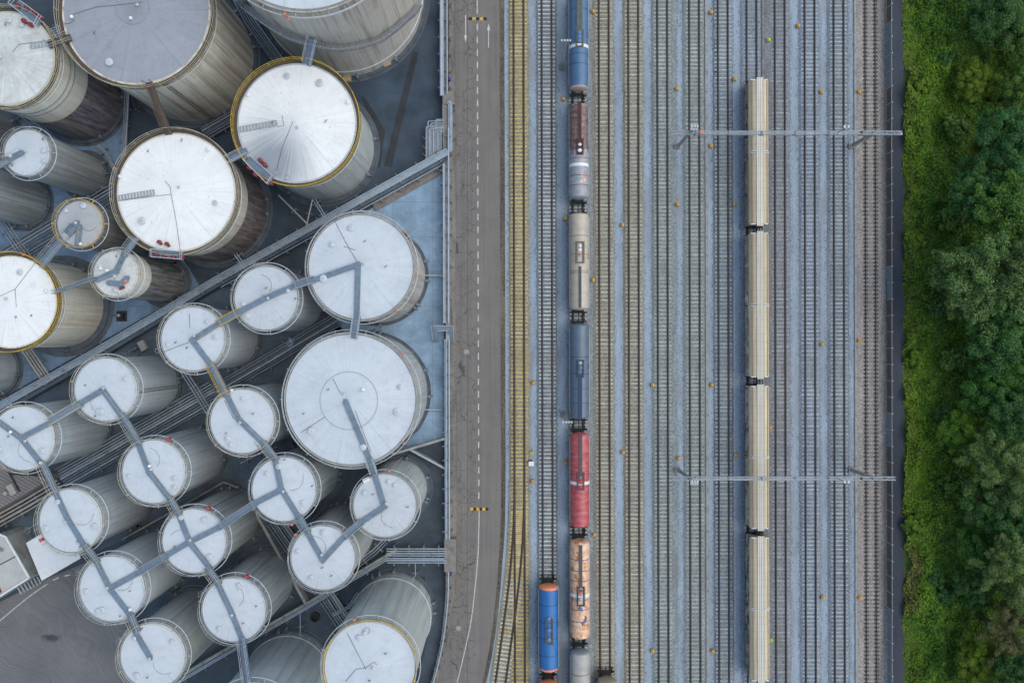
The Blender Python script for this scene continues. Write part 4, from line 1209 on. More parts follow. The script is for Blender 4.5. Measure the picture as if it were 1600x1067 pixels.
def tank(name, cx, cy, r, k, label, shell='grey', roof='cool', style='ring', rail='rail_grey', walks=(), items=(), conduits=(), extra=None, foundation=0.9, seed=0, hatches=3, two=None, wall=1.02, group=None):
    h = H * (1 - k)
    c = Vector(((cx - CX) * k / PPM, (CY - cy) * k / PPM, 0))
    R = r * wall * k / PPM
    Rr = r * k / PPM
    t = dict(c=c, R=R, h=h, k=k, Rr=Rr)
    TANKS[name] = t
    root = t['root'] = thing('storage_tank', label, 'storage tank', c, 0, group)
    rnd = random.Random(seed + 17)
    N = 96 if R > 5 else 72
    a0 = math.atan2(c.y, c.x)
    fb = MB()
    fb.lathe([(R - .1, .32), (R + foundation * .55, .32), (R + foundation * .55, .05), (R + foundation, .05), (R + foundation, .0)], N)
    fb.build('foundation', M['concrete_ring'], root)
    mat = SH[shell]
    sm = MB()
    sm.lathe([(R, .2), (R, h)], N)
    sm.lathe([(R + .07, h - .16), (R + .07, h), (Rr - .02, h + .02)], N)
    sm.build('shell', mat, root)
    rm = MB()
    ap = h + SLOPE * R
    prof = [(Rr * (1 - i / 5.0), h + .03 + (ap - h) * (i / 5.0)) for i in range(5)] + [(0.02, ap + .03)]
    rm.lathe(prof, N)
    rm.build('roof', RF[roof], root)
    rng_ = MB()
    nseg = max(int(2 * PI * R / 2.0), 12)
    if style == 'deck':
        # grating walkway outside the rim, handrail round it
        dk = MB(); dk.lathe([(R + .08, h - .10), (R + .60, h - .10), (R + .60, h - .22), (R + .08, h - .22)], N)
        for i in range(nseg): 
            a = 2 * PI * i / nseg
            dk.beam((math.cos(a) * R, math.sin(a) * R, h - .9), (math.cos(a) * (R + .55), math.sin(a) * (R + .55), h - .22), .06, .06)
        dk.build('walkway', M['deck_brown'], root)
        rr = R + .58
        for zz in (h + .45, h + 1.0): rng_.ring(rr, zz, .035, N, 6)
        for i in range(nseg):
            a = 2 * PI * i / nseg
            rng_.tube([(math.cos(a) * rr, math.sin(a) * rr, h - .2), (math.cos(a) * rr, math.sin(a) * rr, h + 1.0)], .05, 5, False, 1)
        rng_.lathe([(rr - .015, h - .1), (rr - .015, h + .06)], N)
        rng_.build('handrail', [M[rail], M['yellow']], root)
        g = MB(); g.ring(R + .30, h - 1.6, .07, N, 8)
        for i in range(nseg // 2):
            a = 2 * PI * i / (nseg // 2)
            g.beam((math.cos(a) * R, math.sin(a) * R, h - 1.6), (math.cos(a) * (R + .3), math.sin(a) * (R + .3), h - 1.6), .05, .05)
        g.build('cooling_ring', M['rail_white'], root)
    else:
        rr = R + .12
        for zz in (h + .55, h + 1.05): rng_.ring(rr, zz, .028, N, 6)
        for i in range(nseg):
            a = 2 * PI * i / nseg
            rng_.tube([(math.cos(a) * rr, math.sin(a) * rr, h - .1), (math.cos(a) * rr, math.sin(a) * rr, h + 1.05)], .028, 5)
            if i % 2 == 0: rng_.beam((math.cos(a) * rr, math.sin(a) * rr, h + .02), (math.cos(a) * (rr + .5), math.sin(a) * (rr + .5), h + .02), .10, .06)
        rng_.build('handrail', M[rail], root)
        g = MB(); g.ring(R + .48, h - .45, .055, N, 8)
        for i in range(nseg // 2):
            a = 2 * PI * (i + .5) / (nseg // 2)
            g.beam((math.cos(a) * R, math.sin(a) * R, h - .45), (math.cos(a) * (R + .5), math.sin(a) * (R + .5), h - .45), .05, .05)
        g.build('cooling_ring', M['rail_white'], root)
        # narrow drip edge between the roof and the shell
        MB().lathe([(Rr - .03, h + .05), (R + .10, h - .03), (R + .10, h - .12)], N).build('rim', M['rim'], root)
    # walkways over the roof
    for wk in walks:
        pts = [on_roof(t, x, y, .22) for x, y in wk]
        mb = MB(); rb = MB()
        for i in range(len(pts) - 1):
            d = (pts[i + 1] - pts[i]); e = d.normalized() * .33
            mb.beam(pts[i] - (e if i else Vector()), pts[i + 1] + (e if i < len(pts) - 2 else Vector()), .74, .07)
            n = max(int(d.length / 1.2), 1)
            sd = Vector((-d.y, d.x, 0)).normalized() * .40
            for j in range(n + 1):
                q = pts[i] + d * (j / n)
                mb.box((q.x, q.y, q.z - .13), (.5, .5, .2))
            if (i + seed) % 2 == 0 and d.length > 2:
                a_, b_ = pts[i] + d * .04 + sd, pts[i] + d * .96 + sd
                rb.tube([a_ + Vector((0, 0, .85)), b_ + Vector((0, 0, .85))], .02, 5)
                for j in range(n + 1):
                    q = a_ + (b_ - a_) * (j / n)
                    rb.tube([q, q + Vector((0, 0, .85))], .018, 5)
        wo = mb.build('roof_walkway', M['grate'], root)
        if rb.v: rb.build('handrail', M[rail], wo)
    # hatches and vents
    for i in range(hatches):
        a = rnd.uniform(0, 2 * PI); q = R * rnd.uniform(.68, .82)
        x, y = q * math.cos(a), q * math.sin(a)
        z = roof_z(t, x, y)
        hr = rnd.choice((.28, .34, .4)) * (1.0 if R < 7 else 1.25)
        MB().lathe([(hr * .85, -.05), (hr * .85, .22), (hr, .22), (hr, .30), (hr * .9, .32), (hr * .1, .34)], 20, (x, y, z)).build('hatch', M['hatch'], root)
    a = rnd.uniform(0, 2 * PI); q = R * rnd.uniform(.05, .14)
    vt = MB(); x, y = q * math.cos(a), q * math.sin(a); z = roof_z(t, x, y)
    vt.lathe([(.10, -.05), (.10, .3), (.19, .3), (.19, .42), (.05, .48)], 14, (x, y, z)); vt.build('vent', M['hatch'], root)
    for i in range(2):
        a = rnd.uniform(0, 2 * PI); q = R * rnd.uniform(.25, .9)
        x, y = q * math.cos(a), q * math.sin(a); z = roof_z(t, x, y)
        MB().tube([(x, y, z - .05), (x, y, z + .35), (x + .15, y + .1, z + .55), (x + .3, y + .2, z + .5)], .06, 7).build('gauge_pipe', M['galv_dark'], root)
    for cd in conduits:
        MB().tube([on_roof(t, x, y, .07) for x, y in cd], .026, 6).build('conduit', M['conduit'], root)
    if not conduits:
        a = rnd.uniform(0, 2 * PI); pts = []
        for s in range(6):
            q = R * (.2 + .11 * s); b = a + .03 * s * s
            x, y = q * math.cos(b), q * math.sin(b); pts.append((x, y, roof_z(t, x, y) + .06))
        MB().tube(pts, .02, 6).build('conduit', M['galv_dark'], root)
    # small outlet fittings at the foot
    for i in range(5):
        ft = MB()
        a = a0 + PI + rnd.uniform(-1.6, 1.6)
        ft.tube([(math.cos(a) * (R - .1), math.sin(a) * (R - .1), .9), (math.cos(a) * (R + .6), math.sin(a) * (R + .6), .9), (math.cos(a) * (R + .75), math.sin(a) * (R + .75), .2)], .11, 8)
        ft.lathe([(0.0, 0), (.22, 0), (.22, .1), (0, .1)], 10, (math.cos(a) * (R + .35), math.sin(a) * (R + .35), .98))
        ft.build('outlet_pipe', M['pipe_dark'], root)
    for it in items:
        kind = it[0]
        if kind == 'foam':            # red foam chamber on the rim
            _, x, y = it[:3]
            q = P(x, y, h + .3); v = Vector((q.x - c.x, q.y - c.y, 0)); a = math.atan2(v.y, v.x)
            b = Vector((math.cos(a) * (R + .42), math.sin(a) * (R + .42), h - .1))
            mb = MB(); mb.lathe([(.0, -.35), (.19, -.35), (.22, 0), (.19, .5), (.1, .56), (0, .56)], 14, (b.x, b.y, b.z)); mb.box((b.x, b.y, b.z + .3), (.2, .5, .2), a)
            mb.build('foam_chamber', M[it[3] if len(it) > 3 else 'coral'], root)
            MB().tube([(b.x, b.y, b.z - .3), (b.x, b.y, .6)], .06, 7).build('foam_pipe', M['pipe_grey'], root)
        elif kind == 'platform':      # service platform with red hose reels
            _, pts, reels = it
            ps = [P(x, y, h + .35) - c for x, y in pts]
            mb = MB(); mb.prism([p[:2] for p in ps], h + .28, h + .36)
            po = mb.build('service_platform', M['grate'], root)
            rl = MB(); n = len(ps)
            for i in range(n):
                p0, p1 = ps[i], ps[(i + 1) % n]
                for zz in (.9, 1.4): rl.tube([(p0.x, p0.y, h + zz), (p1.x, p1.y, h + zz)], .035, 5)
                rl.tube([(p0.x, p0.y, h + .3), (p0.x, p0.y, h + 1.4)], .035, 5)
            rl.build('handrail', M['rail_white'], po)
            for x, y in reels:
                q = P(x, y, h + .7) - c
                rr_ = MB(); rr_.lathe([(0.01, 0), (.24, 0), (.30, .12), (.26, .4), (.1, .48), (0, .48)], 16, (q.x, q.y, h + .36)); rr_.box((q.x + .25, q.y - .25, h + .55), (.34, .22, .36), .5)
                rr_.build('hose_reel', M['red_dark'], root)
        elif kind == 'lamp':
            _, x, y = it
            q = on_roof(t, x, y)
            MB().lathe([(.08, 0), (.08, .4), (.22, .45), (.22, .6), (.1, .7), (0, .7)], 14, q).build('lamp', M['white'], root)
        elif kind == 'ladder':        # low stepped access over the roof
            _, x0, y0, x1, y1 = it
            p0, p1 = on_roof(t, x0, y0, .16), on_roof(t, x1, y1, .16)
            mb = MB(); d = p1 - p0; sd = Vector((-d.y, d.x, 0)).normalized()
            n = max(int(d.length / .42), 4)
            for s in (-.36, .36): mb.tube([p0 + sd * s, p1 + sd * s], .03, 5)
            for i in range(n + 1): 
                q = p0 + d * (i / n); mb.beam(q - sd * .36, q + sd * .36, .22, .04)
            for i in range(0, n + 1, 3):
                q = p0 + d * (i / n) + sd * -.45; mb.tube([q, q + Vector((0, 0, .7))], .02, 5)
            mb.tube([p0 + sd * -.45 + Vector((0, 0, .7)), p1 + sd * -.45 + Vector((0, 0, .7))], .02, 5)
            mb.build('roof_ladder', M['galv'], root)
        elif kind == 'hoopring':      # thin ring pipe on the roof
            _, x, y, rp = it
            q = on_roof(t, x, y); rw = rp * k / PPM
            MB().tube([(q.x + rw * math.cos(2 * PI * i / 64), q.y + rw * math.sin(2 * PI * i / 64), roof_z(t, q.x + rw * math.cos(2 * PI * i / 64), q.y + rw * math.sin(2 * PI * i / 64)) + .09) for i in range(64)], .03, 6, True).build('roof_ring', M['galv'], root)
        elif kind == 'box':
            _, x, y, sx, sy, mt = it
            q = on_roof(t, x, y)
            MB().box((q.x, q.y, q.z + .25), (sx, sy, .5), .5).build('cabinet', M[mt], root)
        elif kind == 'cage':          # caged ladder down the side
            _, x, y = it
            q = P(x, y, h); v = Vector((q.x - c.x, q.y - c.y, 0)).normalized(); b = v * (R + .45); s = Vector((-v.y, v.x, 0))
            mb = MB()
            for o in (-.25, .25): mb.tube([b + s * o + Vector((0, 0, .4)), b + s * o + Vector((0, 0, h + 1.0))], .035, 5)
            for i in range(int(h / .5)): mb.tube([b + s * -.25 + Vector((0, 0, .6 + i * .5)), b + s * .25 + Vector((0, 0, .6 + i * .5))], .02, 5)
            for i in range(int(h / 1.5)):
                zz = 2.5 + i * 1.5
                mb.tube([b + v * (.4 * math.sin(PI * j / 8)) + s * (.4 * math.cos(PI * j / 8)) + Vector((0, 0, min(zz, h + 1))) for j in range(9)], .022, 5)
            mb.build('caged_ladder', M['galv'], root)
        elif kind == 'riser':         # pipe on the shell
            _, ang, n, mt = it
            mb = MB()
            for i in range(n):
                a = ang + i * .35 / R
                mb.tube([(math.cos(a) * (R + .18), math.sin(a) * (R + .18), .3), (math.cos(a) * (R + .18), math.sin(a) * (R + .18), h - .2)], .06, 7)
            mb.build('riser_pipe', M[mt], root)
        elif kind == 'bands':         # bolted stiffening rings
            for zf in it[1]:
                MB().ring(R + .06, h * zf, .07, N, 6).build('stiffener', M[it[2]], root)
    return t

M['concrete_ring'] = m_plain('foundation_concrete', (0.085, 0.105, 0.13), 0.85, 0, 0.3, .8, (.05, .055, .06))
M['rim'] = m_plain('weathered_rim', (0.24, 0.225, 0.195), 0.7, 0, .35, 1.2, (.14, .12, .085))
M['hatch'] = m_plain('hatch_paint', (0.50, 0.53, 0.57), 0.5, 0, .15, 2)

# two-tone shells (dark lower part)
def zat(s, k): return H * (1 - k / s)
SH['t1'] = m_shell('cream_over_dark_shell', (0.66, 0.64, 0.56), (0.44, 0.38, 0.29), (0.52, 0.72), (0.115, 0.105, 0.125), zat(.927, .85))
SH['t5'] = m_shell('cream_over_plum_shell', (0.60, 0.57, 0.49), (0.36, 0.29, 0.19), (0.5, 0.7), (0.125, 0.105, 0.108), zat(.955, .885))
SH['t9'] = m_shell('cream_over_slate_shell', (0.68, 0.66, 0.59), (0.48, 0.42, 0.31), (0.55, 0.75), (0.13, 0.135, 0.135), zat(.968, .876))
SH['t8'] = m_shell('dark_streaked_shell', (0.30, 0.305, 0.29), (0.12, 0.115, 0.11), (0.42, 0.62))

G = 'white roofed storage tanks'
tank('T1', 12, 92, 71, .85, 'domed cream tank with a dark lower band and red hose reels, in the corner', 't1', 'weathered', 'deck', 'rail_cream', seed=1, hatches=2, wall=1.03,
     items=[('platform', [(20, 10), (30, 0), (68, 28), (60, 42)], [(27, 8), (40, 12), (52, 19), (62, 27), (36, 32), (46, 38)]), ('bands', (.80, .74), 'galv_dark'), ('ladder', 50, 73, 78, 68)], conduits=[[(20, 82), (30, 70), (60, 66), (82, 62)]])
tank('T2', 213, 17, 113, .853, 'large tank with the dull grey roof and streaked beige shell', 'beige', 'steel', 'deck', 'rail_cream', seed=2, hatches=1,
     items=[('hoopring', 207, 12, 26), ('lamp', 115, 29), ('lamp', 207, 31), ('riser', -1.25, 2, 'deck_brown')], conduits=[[(115, 23), (150, 12), (200, 7), (222, 4)], [(100, 38), (110, 37), (117, 33)]])
tank('T3', 475, -135, 150, .803, 'biggest tank, taupe shell wrapped by a climbing stair, roof mostly cut off', 'taupe', 'cool', 'ring', 'rail_grey', seed=3, hatches=0, wall=1.03)
p4_ = P(424, 254, 14.2); c4_ = P(464 * .885 + CX * .115, 193 * .885 + CY * .115)
RF['smudged'] = m_roof('smudged_white_roof', (0.80, 0.80, 0.79), (0.42, 0.44, 0.46), (0.54, 0.8), 0.05, smudge=(p4_.x - c4_.x, p4_.y - c4_.y, 6.5, (.22, .25, .29)))
tank('T4', 464, 193, 91, .885, 'large white roofed tank with bright yellow rim and a grey smudge by red hose reels', 'olive', 'smudged', 'deck', 'yellow', seed=4, hatches=2,
     items=[('platform', [(383, 252), (392, 244), (428, 276), (420, 289)], [(388, 261), (398, 272), (410, 279), (422, 285), (406, 250), (413, 257)]), ('ladder', 376, 203, 432, 193), ('lamp', 544, 161), ('lamp', 389, 150), ('hoopring', 449, 278, 4), ('hoopring', 433, 269, 5)],
     conduits=[[(458, 190), (441, 232), (432, 268)], [(441, 181), (444, 197), (434, 198)]])
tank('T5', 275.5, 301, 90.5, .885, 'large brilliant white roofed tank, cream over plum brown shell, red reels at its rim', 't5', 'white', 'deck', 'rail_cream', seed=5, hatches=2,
     items=[('platform', [(240, 390), (286, 394), (286, 406), (240, 402)], [(243, 397), (256, 400), (270, 401), (283, 400), (248, 378), (260, 381)]), ('ladder', 187, 310, 241, 301), ('lamp', 327, 235), ('lamp', 190, 277)],
     conduits=[[(258, 283), (266, 292), (268, 305), (276, 348), (282, 392)], [(268, 304), (240, 307), (188, 314)]])
tank('T6', 43, 239, 36, .88, 'small streaked grey tank with shiny bluish roof beside the domed cream tank', 'grey_dirty', 'cool', 'ring', 'rail_grey', walks=[[(10, 252), (36, 239)]], seed=6, foundation=.7)
tank('T7', -66, 285, 42, .88, 'streaked grey shell reaching in from the edge below the small bluish roofed tank', 'grey_dirty', 'cool', 'ring', 'rail_grey', seed=7)
tank('T8', 125.5, 350, 35.5, .885, 'small dark streaked tank with a dusty grey roof and yellow rim rail', 't8', 'grey', 'ring', 'yellow', walks=[[(113, 357), (122, 348)], [(126, 354), (122, 384)]], seed=8, hatches=2, items=[('lamp', 129, 382)])
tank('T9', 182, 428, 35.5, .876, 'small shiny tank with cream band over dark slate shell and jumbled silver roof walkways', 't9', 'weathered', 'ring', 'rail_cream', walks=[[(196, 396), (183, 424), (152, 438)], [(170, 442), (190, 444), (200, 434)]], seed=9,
     items=[('box', 199, 440, .45, .35, 'coral'), ('box', 192, 450, .6, .3, 'red_dark'), ('lamp', 160, 420), ('lamp', 170, 423)])
tank('T10', 17, 472, 70, .895, 'large white roof with yellow rim and rust stained cream shell, cut by the edge', 'cream', 'white', 'deck', 'yellow', seed=10, foundation=1.5, hatches=2,
     items=[('lamp', 75, 455), ('foam', 36, 398, 'red')], conduits=[[(60, 405), (24, 452), (0, 463)], [(24, 452), (26, 480)]])
tank('T11', -105, 580, 46, .90, 'grey tank of which only the foot shows below the rust stained cream tank', 'grey', 'cool', 'ring', 'rail_grey', seed=11, foundation=.9)
tank('T30', -130, 170, 44, .87, 'dark tank foot between the domed cream tank and the small bluish roofed tank', 't8', 'grey', 'ring', 'rail_grey', seed=30)
tank('T12', 564, 417.5, 81.5, .885, 'large white roofed tank with a bent roof walkway, beside the pale slab', 'taupe', 'cool', 'ring', 'rail_grey', walks=[[(488, 439), (560, 414), (558, 494)]], seed=12,
     items=[('foam', 632, 362), ('foam', 619, 486)], conduits=[[(523, 345), (540, 378), (560, 412)], [(537, 385), (556, 391)]], foundation=.5)
tank('T26', 548, 624, 101.5, .887, 'largest all white roof with a thin ring at its centre and one straight walkway', 'olive', 'cool', 'ring', 'rail_grey', walks=[[(579.5, 721), (540, 626)]], seed=26, hatches=4,
     items=[('hoopring', 545, 626, 45), ('foam', 628, 552), ('foam', 630, 692), ('lamp', 568, 608)], conduits=[[(520, 591), (532, 614)], [(508, 651), (470, 676)], [(555, 641), (580, 706)]], foundation=.5)
SM = 'grey'
tank('T13', 416, 466, 49.5, .885, 'white roofed tank with dirty lower rim, crossed by one straight walkway', 'grey', 'dusty', 'ring', 'rail_grey', walks=[[(374, 488), (414, 467), (463, 446)]], seed=13, group=G, items=[('cage', 396, 412)])
tank('T14', 302, 529.5, 49.5, .886, 'white roofed tank with a V shaped walkway between two yellow railed gangways', 'grey_clean', 'cool', 'ring', 'rail_cream', walks=[[(345, 504), (301.5, 531.5), (331, 571)]], seed=14, group=G, items=[('cage', 246, 549), ('cage', 284, 478)], conduits=[[(295, 535), (255, 550)], [(297, 512), (296, 490)]])
tank('T15', 166, 608.5, 49, .891, 'white roofed tank with an L shaped walkway and smooth clean grey shell', 'grey_clean', 'cool', 'ring', 'rail_cream', walks=[[(123, 632), (162, 609), (193, 652)]], seed=15, group=G, items=[('cage', 146, 557), ('riser', -.1, 2, 'galv_dark')])
tank('T16', 37, 684.5, 50, .883, 'white roofed tank with a Y shaped walkway beside the tiled roof', 'grey', 'cool', 'ring', 'rail_cream', walks=[[(83, 658.5), (34, 684), (67, 725)], [(0, 659), (34, 684)]], seed=16, group=G, items=[('lamp', 20, 674), ('lamp', 67, 722)])
tank('T17', 241, 736.5, 49.5, .886, 'white roof with gently bent walkway and red foam chamber, over the broad pipe bundle', 'grey', 'cool', 'ring', 'rail_cream', walks=[[(216, 690), (234, 737), (268, 781)]], seed=17, group=G, items=[('foam', 263.5, 684, 'red'), ('lamp', 236, 727)])
tank('T18', 111.5, 813, 49.5, .885, 'white roofed tank with a curved walkway and a small red sign, overhanging the white canopy', 'grey', 'cool', 'ring', 'rail_cream', walks=[[(87, 767), (106, 808), (136, 857)]], seed=18, group=G, items=[('foam', 66, 842, 'red')])
tank('T19', 304, 844.5, 50, .885, 'white roofed tank with a four armed crossing of walkways and a red foam chamber', 'grey_dirty', 'cool', 'ring', 'rail_grey', walks=[[(280, 802), (297, 846), (331, 889)], [(256, 870), (297, 846), (347, 821)]], seed=19, group=G, items=[('foam', 325, 793, 'red'), ('cage', 251, 870)])
tank('T20', 176, 919, 51, .885, 'white roofed tank with a three armed walkway at the edge of the truck yard', 'grey_clean', 'cool', 'ring', 'rail_grey', walks=[[(222, 891), (173, 918)], [(151, 875), (173, 919), (207, 963)]], seed=20, group=G, items=[('cage', 126, 893), ('lamp', 206, 950)])
tank('T21', 239.5, 1024, 51, .885, 'white roofed tank with one short walkway ending at its centre, by the truck yard', 'olive', 'cool', 'ring', 'rail_cream', walks=[[(211, 984), (236, 1027)]], seed=21, group=G, items=[('cage', 188, 998)])
tank('T22', 366, 952, 50, .885, 'white roof crossed by one straight walkway, red foam chamber, touching the lower diagonal wall', 'grey_dirty', 'cool', 'ring', 'rail_grey', walks=[[(340, 909), (362, 955), (381, 1002)]], seed=22, group=G, items=[('foam', 385, 899, 'red'), ('cage', 314, 926)])
tank('T23', 505, 871, 50, .885, 'white roofed tank with a sharp V walkway, tip pointing at the lower diagonal wall', 'olive', 'cool', 'ring', 'rail_grey', walks=[[(479, 828), (505, 874), (544, 832)]], seed=23, group=G, items=[('foam', 460, 834)])
tank('T24', 444, 764, 50, .885, 'white roof with three armed walkway and brown streaked shell, near the largest white roof', 'grey_dirty', 'cool', 'ring', 'rail_grey', walks=[[(430, 716), (440, 763), (469, 810)], [(439, 765), (396, 787)]], seed=24, group=G, items=[('foam', 456, 821), ('cage', 391, 795)])
tank('T25', 379, 658, 50, .885, 'white roof with one bent walkway reached by a yellow railed gangway', 'grey', 'cool', 'ring', 'rail_cream', walks=[[(353, 613), (374, 655), (414, 694)]], seed=25, group=G, items=[('lamp', 364, 609)], conduits=[[(351, 626), (366, 655)], [(405, 700), (397, 690)]])
tank('T27', 601.5, 789.5, 49, .889, 'white roofed tank with dark spokes and a bent walkway, nearest the road wall', 'olive', 'dusty', 'ring', 'rail_grey', walks=[[(583, 731), (601, 791), (560, 818)]], seed=27, group=G, items=[('foam', 608, 734), ('box', 573, 749, .9, .6, 'white')])
tank('T28', 578, 1041, 71, .828, 'tall white roofed tank with thin yellow rim line by the bend of the road', 'olive', 'cool', 'ring', 'rail_grey', seed=28, hatches=2, wall=1.02, foundation=.6,
     items=[('foam', 554, 970), ('bands', (.16,), 'rail_white'), ('hoopring', 573, 985, 5)], conduits=[[(543, 989), (572, 1045)], [(540, 1064), (556, 1045), (572, 1042)], [(572, 1042), (585, 1033), (589, 1038)]])
tank('T29', 394, 1141, 74, .85, 'wide streaked grey tank with its roof cut off, beside the tall tank', 'grey', 'cool', 'ring', 'rail_grey', seed=29, items=[('bands', (.12,), 'rail_white')], foundation=.6)
t = TANKS['T28']; MB().ring(t['R'] + .02, t['h'] + .08, .09, 96, 6).build('rim_line', M['yellow'], t['root'])

# stair climbing the taupe tank
t = TANKS['T3']
def on_shell(t, px, py, off=.6):
    best = None
    for i in range(400):
        z = t['h'] * (1 - i / 400)
        q = P(px, py, z)
        dd = math.hypot(q.x - t['c'].x, q.y - t['c'].y) - (t['R'] + off)
        if best is None or abs(dd) < best[0]: best = (abs(dd), q)
        if dd > 0 and i > 0 and best[0] < .1: break
    return best[1] - t['c']
path = [on_shell(t, x, y) for x, y in smoothline([(371, 0), (385, 13), (401, 25), (420, 39), (441, 52), (460, 61), (480, 67), (510, 74), (533, 76), (565, 71), (592, 63), (608, 53), (621, 43), (632, 33), (645, 22), (655, 8)], 6)]
angs = []
st, rl = MB(), MB()
for i in range(len(path) - 1):
    d = path[i + 1] - path[i]
    if d.length < .02: continue
    rd = Vector((path[i].x, path[i].y, 0)).normalized()
    n = max(int(d.length / .3), 1)
    for j in range(n):
        q = path[i] + d * (j / n)
        st.beam(q - rd * .40, q + rd * .40, .24, .05)
    for s in (-.42, .42):
        st.beam(path[i] + rd * s, path[i + 1] + rd * s, .05, .18)
    rl.tube([path[i] + rd * .44 + Vector((0, 0, 1)), path[i + 1] + rd * .44 + Vector((0, 0, 1))], .03, 5)
    rl.tube([path[i] + rd * .44, path[i] + rd * .44 + Vector((0, 0, 1))], .025, 5)
so = st.build('stair', M['galv_dark'], t['root'])
rl.build('handrail', M['galv'], so)
MB().ring(t['R'] + .35, t['h'] - 1.0, .08, 128, 8).build('cooling_ring', M['rail_white'], t['root'])
MB().ring(t['R'] + .10, 2.6, .10, 128, 8).build('stiffener', M['rail_white'], t['root'])
q = on_shell(t, 446, 24, .4)
mb = MB(); mb.lathe([(0, -.4), (.2, -.4), (.24, 0), (.2, .5), (0, .6)], 14, q); mb.box((q.x + .3, q.y - .4, q.z - .5), (.34, .3, .4)); mb.build('foam_chamber', M['coral'], t['root'])

# ------------------------------------------------------------------ gangways between the tanks
def gangway(a, pa, b, pb, label, rail='rail_grey', deck='grate', wd=.85, za=None, zb=None):
    z0 = (TANKS[a]['h'] + .26) if za is None else za
    z1 = (TANKS[b]['h'] + .26) if zb is None else zb
    p0, p1 = P(pa[0], pa[1], z0), P(pb[0], pb[1], z1)
    mid = (p0 + p1) / 2
    r = thing('gangway', label, 'gangway', (mid.x, mid.y, min(z0, z1)), 0, 'gangways between the tanks')
    off = Vector((mid.x, mid.y, min(z0, z1)))
    p0, p1 = p0 - off, p1 - off
    d = p1 - p0; u = d.normalized()
    p0, p1 = p0 - u * .35, p1 + u * .35; d = p1 - p0
    sd = Vector((-d.y, d.x, 0)).normalized()
    mb = MB(); mb.beam(p0, p1, wd, .06)
    n = max(int(d.length / .6), 2)
    for s in (-1, 1): mb.beam(p0 + sd * (s * wd / 2), p1 + sd * (s * wd / 2), .06, .2)
    mb.build('deck', M[deck], r)
    for s in (-1, 1):
        rb = MB()
        o = sd * (s * (wd / 2 + .03))
        for zz in (.5, 1.05): rb.tube([p0 + o + Vector((0, 0, zz)), p1 + o + Vector((0, 0, zz))], .032, 6)
        m_ = max(int(d.length / 1.3), 2)
        for i in range(m_ + 1):
            q = p0 + o + d * (i / m_); rb.tube([q, q + Vector((0, 0, 1.05))], .03, 5)
        rb.build('handrail', M[rail], r)
GW = [
    ('T13', (463, 446), 'T12', (488, 438), 'gangway from the dirty lower rim to the large tank with bent walkway', 'rail_grey'),
    ('T14', (345, 504), 'T13', (373, 489), 'short yellow railed gangway towards the tank with the dirty lower rim', 'yellow'),
    ('T14', (331, 571), 'T25', (353, 615), 'long bright yellow railed gangway running down from the V shaped walkway', 'yellow'),
    ('T25', (413, 694), 'T24', (431, 717), 'gangway from the single bent walkway to the three armed one by the largest white roof', 'rail_cream'),
    ('T24', (468, 809), 'T23', (480, 829), 'gangway from the three armed walkway to the sharp V walkway', 'rail_grey'),
    ('T24', (397, 787), 'T19', (346, 821), 'long gangway between the three armed and the four armed walkways', 'rail_grey'),
    ('T23', (541, 835), 'T27', (562, 817), 'gangway from the sharp V walkway to the roof with dark spokes', 'rail_grey'),
    ('T27', (584, 735), 'T26', (579, 720), 'gangway from the roof with dark spokes up to the largest white roof', 'rail_white'),
    ('T26', (554, 525), 'T12', (558, 497), 'gangway between the two biggest white roofs beside the pale slab', 'rail_white'),
    ('T15', (125, 632), 'T16', (82, 657), 'yellowish railed gangway between the L shaped and the Y shaped walkways', 'rail_cream'),
    ('T15', (192, 650), 'T17', (217, 691), 'gangway over the pipe bundle from the L shaped walkway', 'rail_cream'),
    ('T17', (267, 780), 'T19', (279, 801), 'gangway joining the gently bent walkway to the four armed crossing', 'rail_cream'),
    ('T19', (258, 869), 'T20', (221, 890), 'gangway from the four armed crossing to the tank at the truck yard edge', 'rail_grey'),
    ('T16', (67, 725), 'T18', (86, 766), 'gangway with blue grey pipes beside the tiled roof', 'rail_cream'),
    ('T18', (135, 855), 'T20', (151, 876), 'gangway beside the white canopy', 'rail_cream'),
    ('T20', (205, 962), 'T21', (214, 983), 'gangway along the truck yard between the last two tanks of the chain', 'rail_cream'),
    ('T19', (326, 889), 'T22', (341, 910), 'gangway from the four armed crossing to the straight walkway by the diagonal wall', 'rail_cream'),
    ('T22', (379, 1000), 'T29', (387, 1062), 'gangway over the diagonal pipe wall to the wide tank at the bottom edge', 'rail_white'),
    ('T8', (113, 357), 'T10', (66, 412), 'long grey gangway from the dusty small roof to the rust stained cream tank', 'rail_cream'),
    ('T9', (196, 396), 'T5', (211, 375), 'short gangway from the silver roofed small tank to the brilliant white roof', 'rail_grey'),
    ('T9', (148, 436), 'T10', (89, 456), 'thin bare gangway from the silver small roof to the rust stained cream tank', 'rail_grey'),
    ('T1', (80, 70), 'T2', (107, 60), 'brown gangway from the domed tank to the dull grey roof', 'rail_grey'),
    ('T2', (234, 133), 'T5', (263, 207), 'long rust brown gangway from the dull grey roof down to the brilliant white roof', 'red_brown'),
    ('T4', (383, 238), 'T5', (361, 249), 'short wide gangway between the yellow rimmed roof and the brilliant white roof', 'rail_white'),
    ('T6', (12, 252), 'T7', (-28, 272), 'gangway from the small bluish roofed tank towards the picture edge', 'rail_cream'),
]
M['red_brown'] = m_plain('rust_brown_paint', (0.17, 0.085, 0.065), .6, 0, .25, 2)
for g in GW:
    gangway(g[0], g[1], g[2], g[3], g[4], g[5], 'deck_brown' if g[0] in ('T1', 'T2') else 'grate', 1.15 if g[0] in ('T8',) else .34 if (g[0], g[2]) == ('T9', 'T10') else .85)
t3 = TANKS['T3']; q3 = on_shell(t3, 488, 68, .7) + t3['c']
